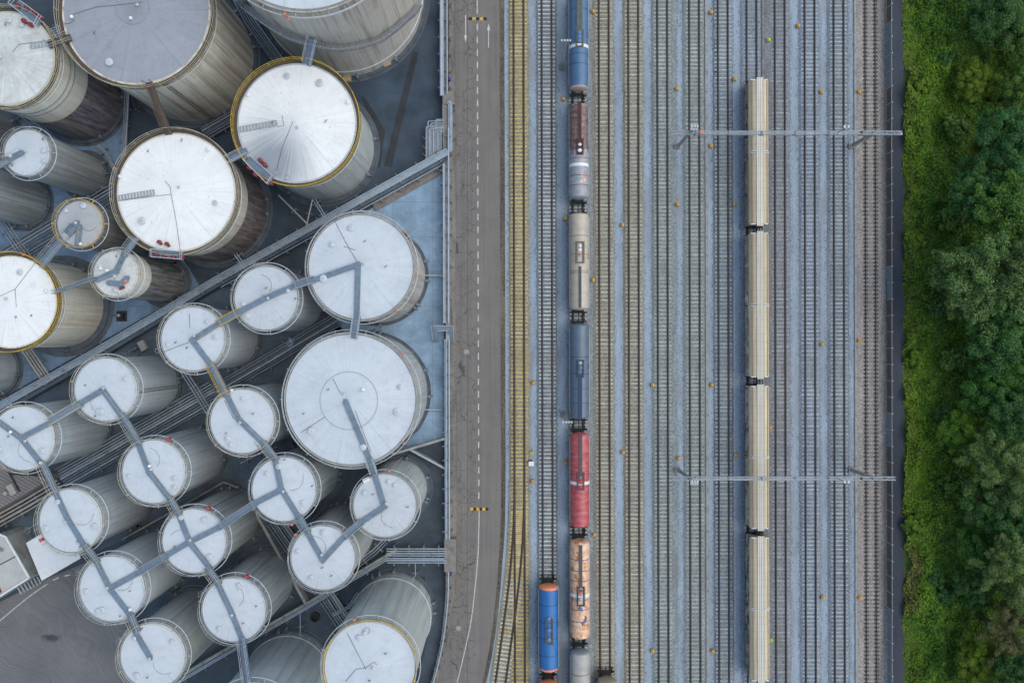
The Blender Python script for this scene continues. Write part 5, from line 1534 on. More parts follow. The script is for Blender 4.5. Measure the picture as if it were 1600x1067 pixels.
p4 = P(481, 97, TANKS['T4']['h'] + .26)
gangway('T4', (481, 98), 'T4', (488, 67), 'wide pale gangway from the stair of the taupe tank to the yellow rimmed roof', 'rail_white', 'grate', 1.1, None, q3.z)
# ------------------------------------------------------------------ bund walls, pipe bundles, buildings
def wall_px(pts, wd, h, label, mat='concrete', name='bund_wall', cat='wall'):
    """wall whose top runs through the given pixels"""
    ps = [P(x, y, h) for x, y in pts]
    mb = MB()
    for i in range(len(ps) - 1):
        d = (ps[i + 1] - ps[i]).normalized() * (wd / 2 if i < len(ps) - 2 else 0)
        a, b = ps[i], ps[i + 1] + d
        mb.beam((a.x, a.y, h / 2), (b.x, b.y, h / 2), wd, h - .004 * i)
    o = mb.build(name, M[mat], None)
    return tag(o, label, cat)

def pipes_px(pts, n, width_px, z, r, label, mats=('pipe_grey',), supports=6, zj=0.0, sup_mat='galv_dark', seed=0):
    """bundle of parallel pipes along a pixel polyline; every pipe its own part"""
    c = [P(x, y, z) for x, y in pts]
    root = thing('pipe_bundle', label, 'pipe bundle', (c[0].x, c[0].y, 0), 0, 'pipe bundles of the tank farm')
    o0 = Vector((c[0].x, c[0].y, 0))
    wd = width_px / PPM
    rnd = random.Random(seed)
    def off(o):
        out = []
        for i in range(len(c)):
            if i == 0: t = (c[1] - c[0]).normalized(); nrm = Vector((-t.y, t.x, 0)); k = 1
            elif i == len(c) - 1: t = (c[-1] - c[-2]).normalized(); nrm = Vector((-t.y, t.x, 0)); k = 1
            else:
                a = (c[i] - c[i - 1]).normalized(); b = (c[i + 1] - c[i]).normalized()
                t = (a + b).normalized(); nrm = Vector((-t.y, t.x, 0)); k = 1 / max(abs(t.dot(a)), .5)
            out.append(c[i] - o0 + nrm * (o * k))
        return out
    for i in range(n):
        o = -wd / 2 + wd * (i + .5) / n
        rr = r * rnd.choice((.7, 1, 1, 1.25))
        zz = rnd.choice((0, 0, zj))
        l = off(o)
        u0, u1 = (l[1] - l[0]), (l[-1] - l[-2])
        l = [p + Vector((0, 0, zz)) for p in l]
        MB().tube(l, rr, 8).build('pipe', M[rnd.choice(mats)], root)
    if supports:
        L = [(c[i + 1] - c[i]).length for i in range(len(c) - 1)]
        tot = sum(L)
        for s in range(supports):
            dist = tot * (s + .5) / supports
            i = 0
            while i < len(L) - 1 and dist > L[i]: dist -= L[i]; i += 1
            u = (c[i + 1] - c[i]).normalized(); q = c[i] + u * dist - o0; sd = Vector((-u.y, u.x, 0))
            e = wd / 2 + .25
            mb = MB(); mb.beam(q - sd * e - Vector((0, 0, r + .1)), q + sd * e - Vector((0, 0, r + .1)), .16, .14)
            for s_ in (-1, 1):
                f = q + sd * (s_ * e); mb.beam((f.x, f.y, 0), (f.x, f.y, z + .1), .14, .14)
            mb.build('support', M[sup_mat], root)
    return root

M['bund_blue'] = m_plain('blue_grey_concrete', (0.085, 0.11, 0.14), .85, 0, .25, .7, (.06, .07, .08))
# long wall between the two basins, with its pipes
wall_px([(698, 247), (340, 445), (150, 560), (-40, 668)], .55, 1.7, 'long diagonal concrete bund wall crossing the whole tank farm', 'bund_blue')
pipes_px([(700, 236), (340, 436), (150, 549), (-40, 656)], 5, 11, 2.0, .10, 'five blue grey pipes along the long diagonal bund wall', ('pipe_blue', 'pipe_blue', 'pipe_grey'), 24, .1, seed=1)
pipes_px([(697, 254), (600, 308), (345, 449)], 1, 2, 1.3, .13, 'single pale pipe along the slab side of the long diagonal bund wall', ('pipe_blue',), 12, seed=2)
MBK = MB().prism([P(580, 316)[:2], P(694, 252)[:2], P(694, 270)[:2], P(588, 330)[:2]], 0, .35)
tag(MBK.build('ramp', M['concrete'], None), 'low dull concrete step along the foot of the long bund wall', 'step')
# walls around the southern basins
wall_px([(696, 685), (612, 710)], .35, 1.8, 'short pale bund wall from the road wall to the largest white roof', 'concrete_pale')
wall_px([(640, 702), (697, 733)], .30, 1.6, 'short slanting bund wall just above the roof with dark spokes', 'galv')
wall_px([(618, 860), (478, 944), (340, 1022), (240, 1082)], .45, 1.6, 'diagonal bund wall crossing in front of the tall tank with the yellow rim line', 'concrete_pale')
pipes_px([(694, 874), (605, 873), (476, 951), (340, 1029), (240, 1088)], 2, 5, 1.8, .10, 'two pale pipes along the lower diagonal bund wall', ('pipe_blue',), 14, seed=3)
wall_px([(392, 790), (412, 824), (478, 944)], .40, 1.7, 'steep bund wall between the tanks with the V walkway and the straight walkway', 'concrete_pale')
wall_px([(372, 762), (349, 753), (283, 791), (190, 843)], .28, 1.5, 'thin bund wall between the two chains of white roofed tanks', 'concrete')
wall_px([(575, 640), (690, 640)], .1, .9, 'thin pale rail across the pale slab beside the largest white roof', 'rail_white', 'guard_rail', 'rail')
wall_px([(640, 430), (692, 430.5)], .1, .9, 'thin pale rail across the pale slab beside the large tank with the bent walkway', 'rail_white', 'guard_rail', 'rail')

# pipe bundles on the ground
D = ('pipe_dark', 'pipe_dark', 'pipe_grey')
pipes_px([(528, 498), (430, 557), (337, 611)], 6, 24, .8, .15, 'dark pipe bundle between the dirty rimmed tank and the yellow railed gangway', ('pipe_dark', 'pipe_grey', 'pipe_dark'), 6, .2, seed=4)
pipes_px([(337, 611), (230, 672), (96, 748)], 9, 38, .8, .16, 'broad dark pipe bundle passing under the left chain of gangways', ('pipe_grey', 'pipe_dark', 'pipe_dark'), 7, .25, seed=5)
pipes_px([(92, 752), (40, 783), (-40, 828)], 6, 34, 1.2, .16, 'pale grey pipe bundle beside the tiled roof at the picture edge', ('pipe_grey', 'pipe_cream'), 5, .2, seed=6)
pipes_px([(186, 301), (110, 346), (-10, 418)], 8, 40, .8, .16, 'dark pipe bundle passing under the small dusty roofed tank', D, 7, .2, seed=7)
pipes_px([(374, 178), (318, 210)], 6, 22, .8, .12, 'dark pipe bundle between the dull grey roof and the yellow rimmed roof', D, 3, .2, seed=8)
pipes_px([(362, -20), (392, 36), (440, 102)], 5, 18, .8, .12, 'dark pipes between the beige shell and the taupe shell', D, 5, .2, seed=9)
pipes_px([(199, 132), (196, 190), (191, 262)], 3, 8, .9, .11, 'three blue pipes beside the dark foot of the domed tank', ('pipe_blue', 'pipe_grey'), 5, seed=10)
pipes_px([(152, 228), (166, 240), (182, 272)], 2, 6, .8, .10, 'two thin blue pipes near the small bluish roofed tank', ('pipe_blue', 'pipe_grey'), 2, seed=11)
pipes_px([(36, 538), (56, 568), (78, 600)], 4, 18, .9, .13, 'four cream pipes leading to the long bund wall', ('pipe_cream',), 3, seed=12)
pipes_px([(284, 576), (306, 610), (330, 650)], 3, 13, 1.6, .11, 'three pale pipes crossing above the broad dark bundle', ('pipe_grey', 'pipe_blue'), 4, seed=13)
pipes_px([(428, 812), (470, 872), (541, 978)], 7, 28, .9, .15, 'pale pipe bundle running down beside the V walkway tank to the lower wall', ('pipe_grey', 'pipe_cream', 'pipe_dark'), 6, .2, seed=14)
pipes_px([(372, 716), (392, 706), (430, 690)], 5, 20, .8, .11, 'small pipe bundle beneath the single bent walkway tank', D, 3, seed=15)
pipes_px([(697, 868), (604, 868)], 7, 25, 1.6, .10, 'seven level pipes joining the road wall above the tall tank', ('pipe_blue', 'pipe_grey'), 4, .1, seed=16)
pipes_px([(65, 200), (20, 200 - 30)], 3, 12, .8, .11, 'short pipes between the domed tank and the small bluish roofed tank', D, 2, seed=17)
pipes_px([(110, 37), (95, 46), (78, 52)], 4, 14, 1.2, .10, 'bluish pipes between the domed tank and the dull grey roof', ('pipe_blue', 'pipe_grey'), 2, seed=18)
pipes_px([(68, 725), (87, 767)], 4, 9, 13.6, .09, 'four bluish pipes carried under the gangway beside the tiled roof', ('pipe_blue',), 0, seed=19)
pipes_px([(0, 342), (24, 378), (48, 412)], 4, 18, 1.4, .10, 'pale thin pipes at the foot of the tank with its roof outside the picture', ('pipe_grey', 'pipe_cream'), 2, seed=20)
pipes_px([(435, 305), (483, 353)], 1, 3, 3.0, .12, 'thin brace pipe from the smudged roof tank to the long bund wall', ('pipe_cream',), 1, seed=21)
pipes_px([(488, 312), (478, 356)], 1, 3, 2.2, .12, 'second thin brace pipe meeting the first at the long bund wall', ('pipe_cream',), 1, seed=22)
pipes_px([(489, 309), (510, 343)], 2, 7, 2.0, .08, 'pair of pale rails stepping over the long bund wall by the smudged roof tank', ('pipe_blue',), 2, seed=23)
pipes_px([(366, 394), (384, 420)], 2, 8, 2.0, .08, 'pair of pale rails stepping over the long bund wall by the brilliant white roof', ('pipe_blue',), 2, seed=24)
pipes_px([(228, 150), (214, 174), (206, 150)], 1, 2, 1.4, .14, 'bent rust brown pipe beside the foot of the beige shell', ('deck_brown',), 1, seed=25)
pipes_px([(560, 925), (545, 948), (520, 960)], 2, 6, 1.0, .10, 'pair of pale elbow pipes at the foot of the tall tank', ('pipe_grey',), 1, seed=26)
pipes_px([(602, 845), (585, 862), (556, 884)], 3, 12, 1.2, .07, 'thin pipes beneath the roof with dark spokes', ('pipe_grey', 'pipe_blue'), 2, seed=27)
pipes_px([(469, 953), (469, 1005)], 1, 2, 1.6, .09, 'single pale pipe from the lower diagonal wall to the wide bottom tank', ('pipe_blue',), 1, seed=28)
pipes_px([(649, 880), (649, 899), (642, 908)], 1, 2, 1.5, .08, 'single pale pipe from the level pipes to the tall tank', ('pipe_blue',), 1, seed=29)
pipes_px([(240, 480), (258, 507)], 2, 5, 1.0, .08, 'two dark rails on the blue slab beside the small silver roofed tank', D, 1, seed=30)

# manifold of bent pipes by the road wall
man = thing('pipe_manifold', 'manifold of bent pale pipes standing against the road wall', 'pipe manifold', P(680, 220), 0)
b0 = P(680, 220)
for i, (x, yt) in enumerate([(666, 198), (668.7, 189.5), (671, 201), (673, 193), (675, 196), (677, 200), (679, 203), (681, 187), (683, 205), (685, 205), (687, 207), (689, 199)]):
    z = 1.3 + .12 * (i % 3)
    l = [P(x, 252 - (x - 664) * .5, z), P(x, yt + 1.2, z), P(x + 1.2, yt, z), P(693.5, yt, z)]
    MB().tube([p - b0 for p in l], .09 if i % 3 else .12, 8).build('pipe', M['pipe_blue' if i % 2 else 'pipe_grey'], man)
for y in (217, 231, 243):
    mb = MB(); mb.beam(P(662, y, 1.1) - b0, P(692, y, 1.1) - b0, .14, .14)
    for x in (662, 678, 692): 
        q = P(x, y) - b0; mb.beam((q.x, q.y, 0), (q.x, q.y, 1.1), .12, .12)
    mb.build('support', M['galv_dark'], man)

# wall and pipes along the road
wall_px([(694, -60), (694.5, 152)], .75, 1.4, 'upper length of the concrete road wall, topmost along the tank basin', 'concrete')
wall_px([(696, 150), (697, 258)], .95, 1.5, 'stained length of the concrete road wall beside the pipe manifold', 'concrete')
wall_px([(699, 258), (700, 842)], .55, 1.4, 'long straight length of the concrete road wall beside the pale slab', 'concrete_pale')
pipes_px([(690, -60), (690.3, 150)], 2, 5, 1.8, .16, 'two thick pale blue pipes along the upper road wall', ('pipe_blue',), 8, seed=41)
pipes_px([(698.3, -60), (698.6, 148)], 1, 3, 1.75, .15, 'thick pale blue pipe on the road side of the upper road wall', ('pipe_blue',), 8, seed=42)
pipes_px([(701, 158), (703.3, 166), (703.3, 234), (690, 243)], 3, 7, 1.7, .09, 'three bent pale pipes on the road side of the stained wall', ('pipe_blue',), 4, seed=43)
pipes_px([(693.6, 256), (694.3, 505)], 2, 4, 1.9, .10, 'two pale blue pipes beside the pale slab along the road wall', ('pipe_blue',), 12, seed=44)
pipes_px([(700.6, 200), (700.6, 505)], 1, 2, 2.0, .14, 'thick pale pipe on top of the long road wall above the stile', ('pipe_grey', 'pipe_blue'), 12, seed=45)
pipes_px([(696, 530), (696.8, 842)], 2, 4, 1.9, .10, 'two pale blue pipes along the road wall below the stile', ('pipe_blue',), 14, seed=46)
pipes_px([(701.5, 530), (702, 842)], 1, 2, 1.9, .12, 'thick pale pipe on top of the long road wall below the stile', ('pipe_blue',), 14, seed=47)
wall_px(smoothline([(698.5, 890), (698, 930), (694.5, 970), (690, 1005), (681, 1045), (668, 1095)], 5), .35, 1.1, 'curving low wall along the bend of the road', 'concrete_pale')
pipes_px(smoothline([(700.5, 890), (700, 930), (696.5, 970), (691.5, 1005), (682.5, 1045), (669, 1095)], 5), 1, 2, 1.4, .13, 'thick pale pipe following the bend of the road', ('pipe_cream', 'pipe_grey'), 10, seed=48)
mb = MB(); q = P(703.5, 866, 1); mb.box((q.x, q.y, .8), (1.75, 4.9, 1.6)); mb.box((q.x, q.y + 2.35, 1.66), (1.75, .22, .14)); mb.box((q.x - .75, q.y, 1.64), (.16, 4.4, .1))
tag(mb.build('valve_pit', M['concrete'], None), 'speckled concrete block where the level pipes meet the road wall', 'concrete block')
mb = MB(); q = P(701.5, 156, 1); mb.box((q.x, q.y, .81), (1.72, 1.8, 1.62)); mb.box((q.x, q.y + .95, 1.4), (1.9, .2, .25))
tag(mb.build('wall_pier', M['concrete'], None), 'concrete pier on the road wall above the stained length', 'pier')
for px, py, lab in ((705.5, 890, 'dark blue drum beside the speckled concrete block'), (702, 126, 'dark blue drum on the pavement beside the upper road wall')):
    mb = MB(); mb.lathe([(0, 0), (.26, 0), (.28, .3), (.26, .6), (.28, .62), (.26, .85), (.1, .87), (0, .87)], 16)
    tag(mb.build('drum', M['blue_bin'], None, P(px, py) + Vector((0, 0, .12))), lab, 'drum')
# stile over the road wall
q = P(695, 519)
sl = thing('wall_stile', 'grey grated stile with pale handrails crossing the road wall', 'stile', q)
mb = MB(); mb.box((-.1, .55, 1.9), (2.9, .75, .06))
for i in range(6): mb.box((-1.35, .0 - .28 * i, 1.7 - .28 * i), (.75, .26, .05)); mb.box((1.1, .0 - .28 * i, 1.7 - .28 * i), (.75, .26, .05))
for x in (-1.5, 1.3):
    for y in (.2, .9): mb.beam((x, y, 0), (x, y, 1.9), .08, .08)
mb.build('steps', M['grate'], sl)
for l in ([(-1.5, .93, 2.9), (1.3, .93, 2.9)], [(-1.75, .9, 2.9), (-1.75, -1.2, 1.4)], [(1.5, .93, 2.9), (1.5, -1.2, 1.4)], [(-.95, .15, 2.9), (.75, .15, 2.9)]):
    mb = MB(); mb.tube(l, .035, 6)
    for p in l: mb.tube([p, (p[0], p[1], p[2] - 1.0)], .03, 5)
    mb.build('handrail', M['rail_white'], sl)

# wooden boxes, pumps and other small things on the basin floor
def pallet(px, py, rz, lab):
    mb = MB(); mb.box((0, 0, .35), (1.15, .95, .5), 0); mb.box((0, 0, .63), (1.2, 1.0, .05))
    for x in (-.5, 0, .5): mb.box((x, 0, .05), (.12, .95, .1))
    for y in (-.36, 0, .36): mb.box((0, y, .67), (1.2, .12, .03))
    tag(mb.build('wooden_box', m_wood, None, P(px, py), rz), lab, 'wooden box', 'wooden boxes on the basin floor')
m_wood = m_plain('pale_wood', (.42, .31, .17), .8, 0, .25, 3)
pallet(543.5, 124, 0, 'pale wooden box beside the smudged roof tank'); pallet(605, 100, .35, 'pale wooden box against the foot of the taupe tank')
r = thing('pump', 'small dark pump unit on the blue slab near the cream rust stained tank', 'pump', P(191, 494))
MB().box((0, 0, .12), (1.5, 1.6, .24)).build('plinth', M['patch'], r)
MB().box((0, 0, .45), (.9, 1.0, .5)).build('housing', M['steel_black'], r)
MB().tube([(-.1, .1, .5), (-.1, .1, 1.0)], .22, 12).build('motor', M['galv'], r)
MB().tube([(-.2, 0, .5), (-1.2, .1, .4), (-1.3, .1, .1)], .08, 8).build('pipe', M['pipe_dark'], r)
r = thing('sump_pit', 'round black sump pit between the steep wall and the tall tank', 'sump pit', P(493, 963))
MB().lathe([(.55, .05), (.55, .5), (.74, .5), (.74, .02)], 24).build('ring', M['steel_dark'], r)
MB().lathe([(.0, .1), (.55, .1)], 24).build('cover', M['steel_black'], r)
r = thing('skid', 'small pale equipment skid between two white roofed tanks and the long bund wall', 'skid', P(226, 540))
MB().box((0, 0, .5), (1.0, 1.5, .8), .5).build('cabinet', M['concrete_pale'], r)
mb = MB()
for i in range(5): mb.tube([(-1 - i * .45, -.4 - i * .25, .2), (-1 - i * .45, -.4 - i * .25, .9)], .16, 10)
mb.tube([(-.7, -.25, .6), (-3, -1.5, .6)], .08, 8); mb.build('valves', M['pipe_dark'], r)
r = thing('skid', 'pale square instrument cabinet under the yellow railed gangway', 'skid', P(456, 535))
MB().box((0, 0, .45), (.9, 1.3, .9), -.4).build('cabinet', M['slab_pale'], r)
MB().box((.1, .2, .98), (.4, .4, .14), -.4).build('lid', M['galv'], r)
# short ladder fences seen over the pipes
for a, b, lab in (((425, 532), (460, 590), 'low pale step bridge over the dark pipe bundle'), ((296, 575), (302, 580), 'tiny pale step beside the long gangway')):
    pass

# ------------------------------------------------------------------ buildings at the corner
def m_ribbed(name, c, pitch, dark, ang):
    t = NT(name)
    mp = t.n('ShaderNodeMapping'); mp.inputs['Rotation'].default_value = (0, 0, ang); t.l(t.coord(), mp.inputs['Vector'])
    s = t.n('ShaderNodeSeparateXYZ'); t.l(mp.outputs[0], s.inputs[0])
    col = t.ramp(t.noise(scale=.5, detail=6), .3, .7, mul(c, .85), mul(c, 1.1))
    for ax, p, wdt, k in ((s.outputs[0], pitch, .22, .85), (s.outputs[1], pitch * 1.6, .25, .6)):
        f = t.math('LESS_THAN', t.math('FRACT', t.math('DIVIDE', ax, p)), wdt)
        col = t.mix(t.math('MULTIPLY', f, k), col, (*dark, 1))
    return t.out(col, .8)
hb = 4.5
bl = thing('tiled_building', 'low building with a dark grid patterned tiled roof at the picture edge', 'building', P(10, 770))
b0 = P(10, 770)
poly = [P(x, y, hb) - b0 for x, y in [(-60, 690), (8, 716), (18, 742), (66, 745), (72, 752), (-20, 806), (-60, 826)]]
mb = MB(); mb.prism([p[:2] for p in poly], 0, hb - .15); mb.build('wall', M['concrete'], bl)
mb = MB(); mb.prism([(p.x * 1.01, p.y * 1.01) for p in poly], hb - .15, hb); ro = mb.build('roof', m_ribbed('dark_grid_tiles', (.24, .215, .20), .30, (.03, .033, .042), .52), bl)
mb = MB(); mb.beam(P(2, 716, hb + .08) - b0, P(31, 768, hb + .08) - b0, .28, .12); mb.build('ridge_gap', M['steel_dark'], bl)
mb = MB(); q = P(20, 764, hb) - b0; mb.box((q.x, q.y, hb + .2), (.9, 1.6, .4), .5); mb.box((q.x - 1, q.y - .6, hb + .15), (.5, .5, .3), .5); mb.build('roof_unit', M['pipe_cream'], bl)
cn = thing('canopy', 'flat white canopy roof on posts beside the truck yard', 'canopy', P(85, 880))
b0 = P(85, 880)
poly = [P(x, y, 4.2) - b0 for x, y in [(40.5, 848), (65, 907), (126, 872), (103, 812)]]
mb = MB(); mb.prism([p[:2] for p in poly], 4.05, 4.2); mb.build('roof', m_plain('canopy_sheet', (.66, .69, .71), .6, 0, .08, .5, (.5, .53, .53)), cn)
for p in poly:
    MB().tube([(p.x * .92, p.y * .92, 0), (p.x * .92, p.y * .92, 4.06)], .09, 8).build('post', M['galv'], cn)
of = thing('office_building', 'pale flat roofed building with outdoor steps at the truck yard corner', 'building', P(0, 890))
b0 = P(0, 890); hb = 5.0
poly = [P(x, y, hb) - b0 for x, y in [(-60, 852), (0, 834), (10, 838), (46.5, 902), (-3, 933), (-60, 968)]]
mb = MB(); mb.prism([p[:2] for p in poly], 0, hb - .1); mb.build('wall', M['concrete_pale'], of)
rf_ = MB(); rf_.prism([p[:2] for p in poly], hb - .1, hb + .05); ro = rf_.build('roof', m_plain('pale_roof_sheet', (.44, .44, .42), .7, 0, .12, .5, (.33, .33, .32)), of)
pb = MB()
for i in range(len(poly)):
    a, b = poly[i], poly[(i + 1) % len(poly)]
    pb.beam((a.x, a.y, hb + .12), (b.x, b.y, hb + .12), .22, .25)
pb.build('parapet', M['white'], ro)
mb = MB(); mb.beam(P(0, 882, hb + .09) - b0, P(26, 868, hb + .09) - b0, .12, .05); mb.build('seam', M['steel_dark'], ro)
mb = MB(); q = P(-1, 921, hb) - b0; mb.box((q.x, q.y, hb + .2), (.5, .9, .3), .45); mb.build('skylight', M['red_dark'], ro)
mb = MB(); q = P(34, 909, hb) - b0
for i in range(7): 
    p_ = P(33 + i * 3.0, 921 - i * 1.7, 2.2) - b0; mb.box((p_.x, p_.y, 2.6 - .33 * i), (.26, 1.25, .07), .52)
mb.build('steps', M['galv'], of)
for i, (x, y) in enumerate([(5, 858), (1, 856)]):
    q = P(x, y, hb) - b0; MB().lathe([(.12, 0), (.12, .35), (.25, .4), (0, .5)], 12, (q.x, q.y, hb)).build('vent', M['galv_dark'], ro)
r = thing('tank_skid', 'fenced pump yard with a round pit between the canopy and the pipe bundle', 'pump yard', P(43, 828))
mb = MB()
for i in range(4): mb.beam((-2.2 + i * 1.4, -1.2 + i * .8, 0), (-2.2 + i * 1.4, -1.2 + i * .8, 1.1), .06, .06)
mb.beam((-2.2, -1.2, 1.1), (2.0, 1.2, 1.1), .05, .05); mb.beam((-1.4, -2.6, 1.1), (2.8, -.2, 1.1), .05, .05); mb.beam((-2.2, -1.2, 1.1), (-1.4, -2.6, 1.1), .05, .05)
mb.build('guard_rail', M['rail_white'], r)
MB().lathe([(.4, 0), (.4, .3), (.52, .3), (.52, 0)], 20).build('pit_ring', M['galv'], r)
# ------------------------------------------------------------------ plants
def m_leaf(name, c, rough=0.55):
    t = NT(name)
    g = t.n('ShaderNodeNewGeometry')
    col = t.ramp(t.noise((1, 1, 1), 2.2, 3, 0.7, src=g.outputs['Position']), 0.3, 0.7, mul(c, 0.72), mul(c, 1.25))
    oi = t.n('ShaderNodeObjectInfo')
    hs = t.n('ShaderNodeHueSaturation')
    hs.inputs['Fac'].default_value = 1
    t.l(t.math('ADD', t.math('MULTIPLY', oi.outputs['Random'], 0.03), 0.485), hs.inputs['Hue'])
    t.l(col, hs.inputs['Color'])
    t.b.inputs['Specular IOR Level'].default_value = 0.12
    return t.out(hs.outputs[0], rough)
LF = {k: m_leaf('leaf_' + k, c) for k, c in {
    'bright': (0.140, 0.250, 0.020), 'mid': (0.080, 0.172, 0.022), 'deep': (0.040, 0.100, 0.020), 'dry': (0.15, 0.15, 0.045),
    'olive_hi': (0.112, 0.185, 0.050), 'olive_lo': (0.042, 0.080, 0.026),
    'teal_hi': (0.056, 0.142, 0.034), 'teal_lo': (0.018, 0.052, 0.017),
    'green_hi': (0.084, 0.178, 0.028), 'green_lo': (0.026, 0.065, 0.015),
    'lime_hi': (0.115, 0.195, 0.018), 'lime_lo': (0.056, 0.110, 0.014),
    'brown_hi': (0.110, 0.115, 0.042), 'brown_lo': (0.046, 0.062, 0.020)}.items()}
M['bark'] = m_plain('bark', (0.075, 0.060, 0.045), .9, 0, .3, 3)

def leaves_mesh(name, pos, nrm, size, mats, midx, aspect=1.7, seed=0):
    """leaf-shaped quads at pos facing nrm"""
    rg = np.random.default_rng(seed)
    n = len(pos)
    nrm = nrm / np.maximum(np.linalg.norm(nrm, axis=1, keepdims=True), 1e-6)
    ref = rg.normal(size=(n, 3))
    u = np.cross(nrm, ref); u /= np.maximum(np.linalg.norm(u, axis=1, keepdims=True), 1e-6)
    v = np.cross(nrm, u)
    s = size[:, None]
    a, b = u * s * aspect * .5, v * s * .5
    V = np.stack([pos - a, pos - b * .9 + a * .1, pos + a, pos + b * .9 + a * .1], 1).reshape(-1, 3)
    me = bpy.data.meshes.new(name)
    me.vertices.add(4 * n); me.vertices.foreach_set('co', V.astype(np.float32).ravel())
    me.loops.add(4 * n); me.loops.foreach_set('vertex_index', np.arange(4 * n, dtype=np.int32))
    me.polygons.add(n); me.polygons.foreach_set('loop_start', np.arange(0, 4 * n, 4, dtype=np.int32))
    for m in mats: me.materials.append(m)
    me.polygons.foreach_set('material_index', midx.astype(np.int32))
    me.update(calc_edges=True)
    return me

def vnoise(x, y, s, seed):
    return np.array([mnoise.noise(Vector((a * s + seed, b * s - seed * 1.7, seed * .37))) for a, b in zip(x, y)])

# ground cover: leafy brambles between the path and the trees
rg = np.random.default_rng(5)
NG = 275000
gx = rg.uniform(P(1409.5, 0).x, P(1640, 0).x, NG); gy = rg.uniform(-72, 72, NG)
edge = P(1411, 0).x + .5 * np.sin(gy * .35) + .35 * np.sin(gy * 1.1 + 1) + .8 * np.clip(1 - np.abs(gy + 36) / 5, 0, 1)
keep = gx > edge + rg.uniform(-.35, .45, NG)
gx, gy, edge = gx[keep], gy[keep], edge[keep]
mound = vnoise(gx, gy, .16, 3.0); lump = vnoise(gx, gy, .55, 9.0); tone = vnoise(gx, gy, .085, 21.0); fleck = vnoise(gx, gy, .9, 33.0)
dist = gx - edge
gz = .12 + np.clip(dist, 0, 2.5) * .22 + np.clip(mound, -.4, 1) * 2.0 + np.clip(lump, -.5, 1) * 1.2 + rg.uniform(-.22, .22, len(gx))
gz = np.maximum(gz, .03)
nr = np.stack([rg.normal(0, .55, len(gx)), rg.normal(0, .55, len(gx)), np.full(len(gx), 1.0)], 1)
near = 1 - np.clip(dist / 7.5, 0, 1)
mi = np.where(rg.uniform(0, 1, len(gx)) < np.clip(.10 + .60 * near + .55 * tone + .35 * fleck, 0, .92), 0, np.where(rg.uniform(0, 1, len(gx)) < .62, 1, 2))
dryp = (dist < 1.6) & (rg.uniform(0, 1, len(gx)) < .25 + .6 * (np.abs(gy + 36) < 5)) | (rg.uniform(0, 1, len(gx)) < .012)
mi = np.where(dryp, 3, mi)
sz = rg.uniform(.15, .30, len(gx))
gc = link('ground_cover', leaves_mesh('ground_cover', np.stack([gx, gy, gz], 1), nr, sz, [LF['bright'], LF['mid'], LF['deep'], LF['dry']], mi, 1.5, 5), kind='stuff')
gc['label'] = 'leafy green brambles between the path and the trees'

def crown_mesh(seed, pal, nclump=46, per=190, leaf=(.20, .36), flat=.75, spiky=0.0, cl=(.17, .30)):
    """unit crown (radius 1, scaled later by the thing): clumps of leaves on a branching dome"""
    r = np.random.default_rng(seed)
    P_, N_, I_, S_ = [], [], [], []
    for c in range(nclump):
        th = r.uniform(0, 2 * PI); ph = math.acos(r.uniform(-.25, 1.0))
        d = np.array([math.sin(ph) * math.cos(th), math.sin(ph) * math.sin(th), math.cos(ph)])
        rad = r.uniform(.45, .93) * (1 + .13 * math.sin(3 * th + seed) + .08 * math.sin(7 * th + 2 * seed)) if c > 8 else r.uniform(0, .4)
        if spiky: rad *= 1 + spiky * r.uniform(-.3, .5)
        ctr = d * rad * np.array([1, 1, flat])
        cr = r.uniform(*cl)
        q = r.normal(size=(per, 3)); q /= np.linalg.norm(q, axis=1, keepdims=True)
        q[:, 2] = np.abs(q[:, 2]) * np.where(r.uniform(0, 1, per) < .82, 1, -1)
        rr = cr * r.uniform(.55, 1.08, per)[:, None]
        if spiky:
            ax = d * np.array([1, 1, .5]); ax /= np.linalg.norm(ax)
            st = r.uniform(-.3, 1.0, per)[:, None]
            pos = ctr + q * rr * (1 - .55 * np.clip(st, 0, 1)) + ax * st * cr * 1.3
        else:
            pos = ctr + q * rr * np.array([1, 1, .8])
        nn = q * .8 + d * .35 + np.array([0, 0, .55]) + r.normal(0, .35, (per, 3))
        light = r.uniform(0, 1)
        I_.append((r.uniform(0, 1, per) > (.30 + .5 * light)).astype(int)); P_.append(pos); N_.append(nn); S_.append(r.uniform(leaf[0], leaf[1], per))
    return np.concatenate(P_), np.concatenate(N_), np.concatenate(S_), np.concatenate(I_)

CROWNS = {}
def get_crown(seed, pal, radius, spiky, leafs):
    key = (seed, pal, spiky, leafs)
    if key not in CROWNS:
        if leafs > 1: p, n, s, i = crown_mesh(seed, pal, 40, 70, leaf=(.22, .42))
        else: p, n, s, i = crown_mesh(seed, pal, 130 if not spiky else 100, 230 if not spiky else 290, leaf=(.12, .24) if not spiky else (.10, .19), spiky=spiky, cl=(.095, .20))
        # leaves keep a real size: the unit crown is built for a 6 m radius
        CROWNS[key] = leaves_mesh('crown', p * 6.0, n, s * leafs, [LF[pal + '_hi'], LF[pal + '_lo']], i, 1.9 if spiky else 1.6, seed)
    return CROWNS[key]

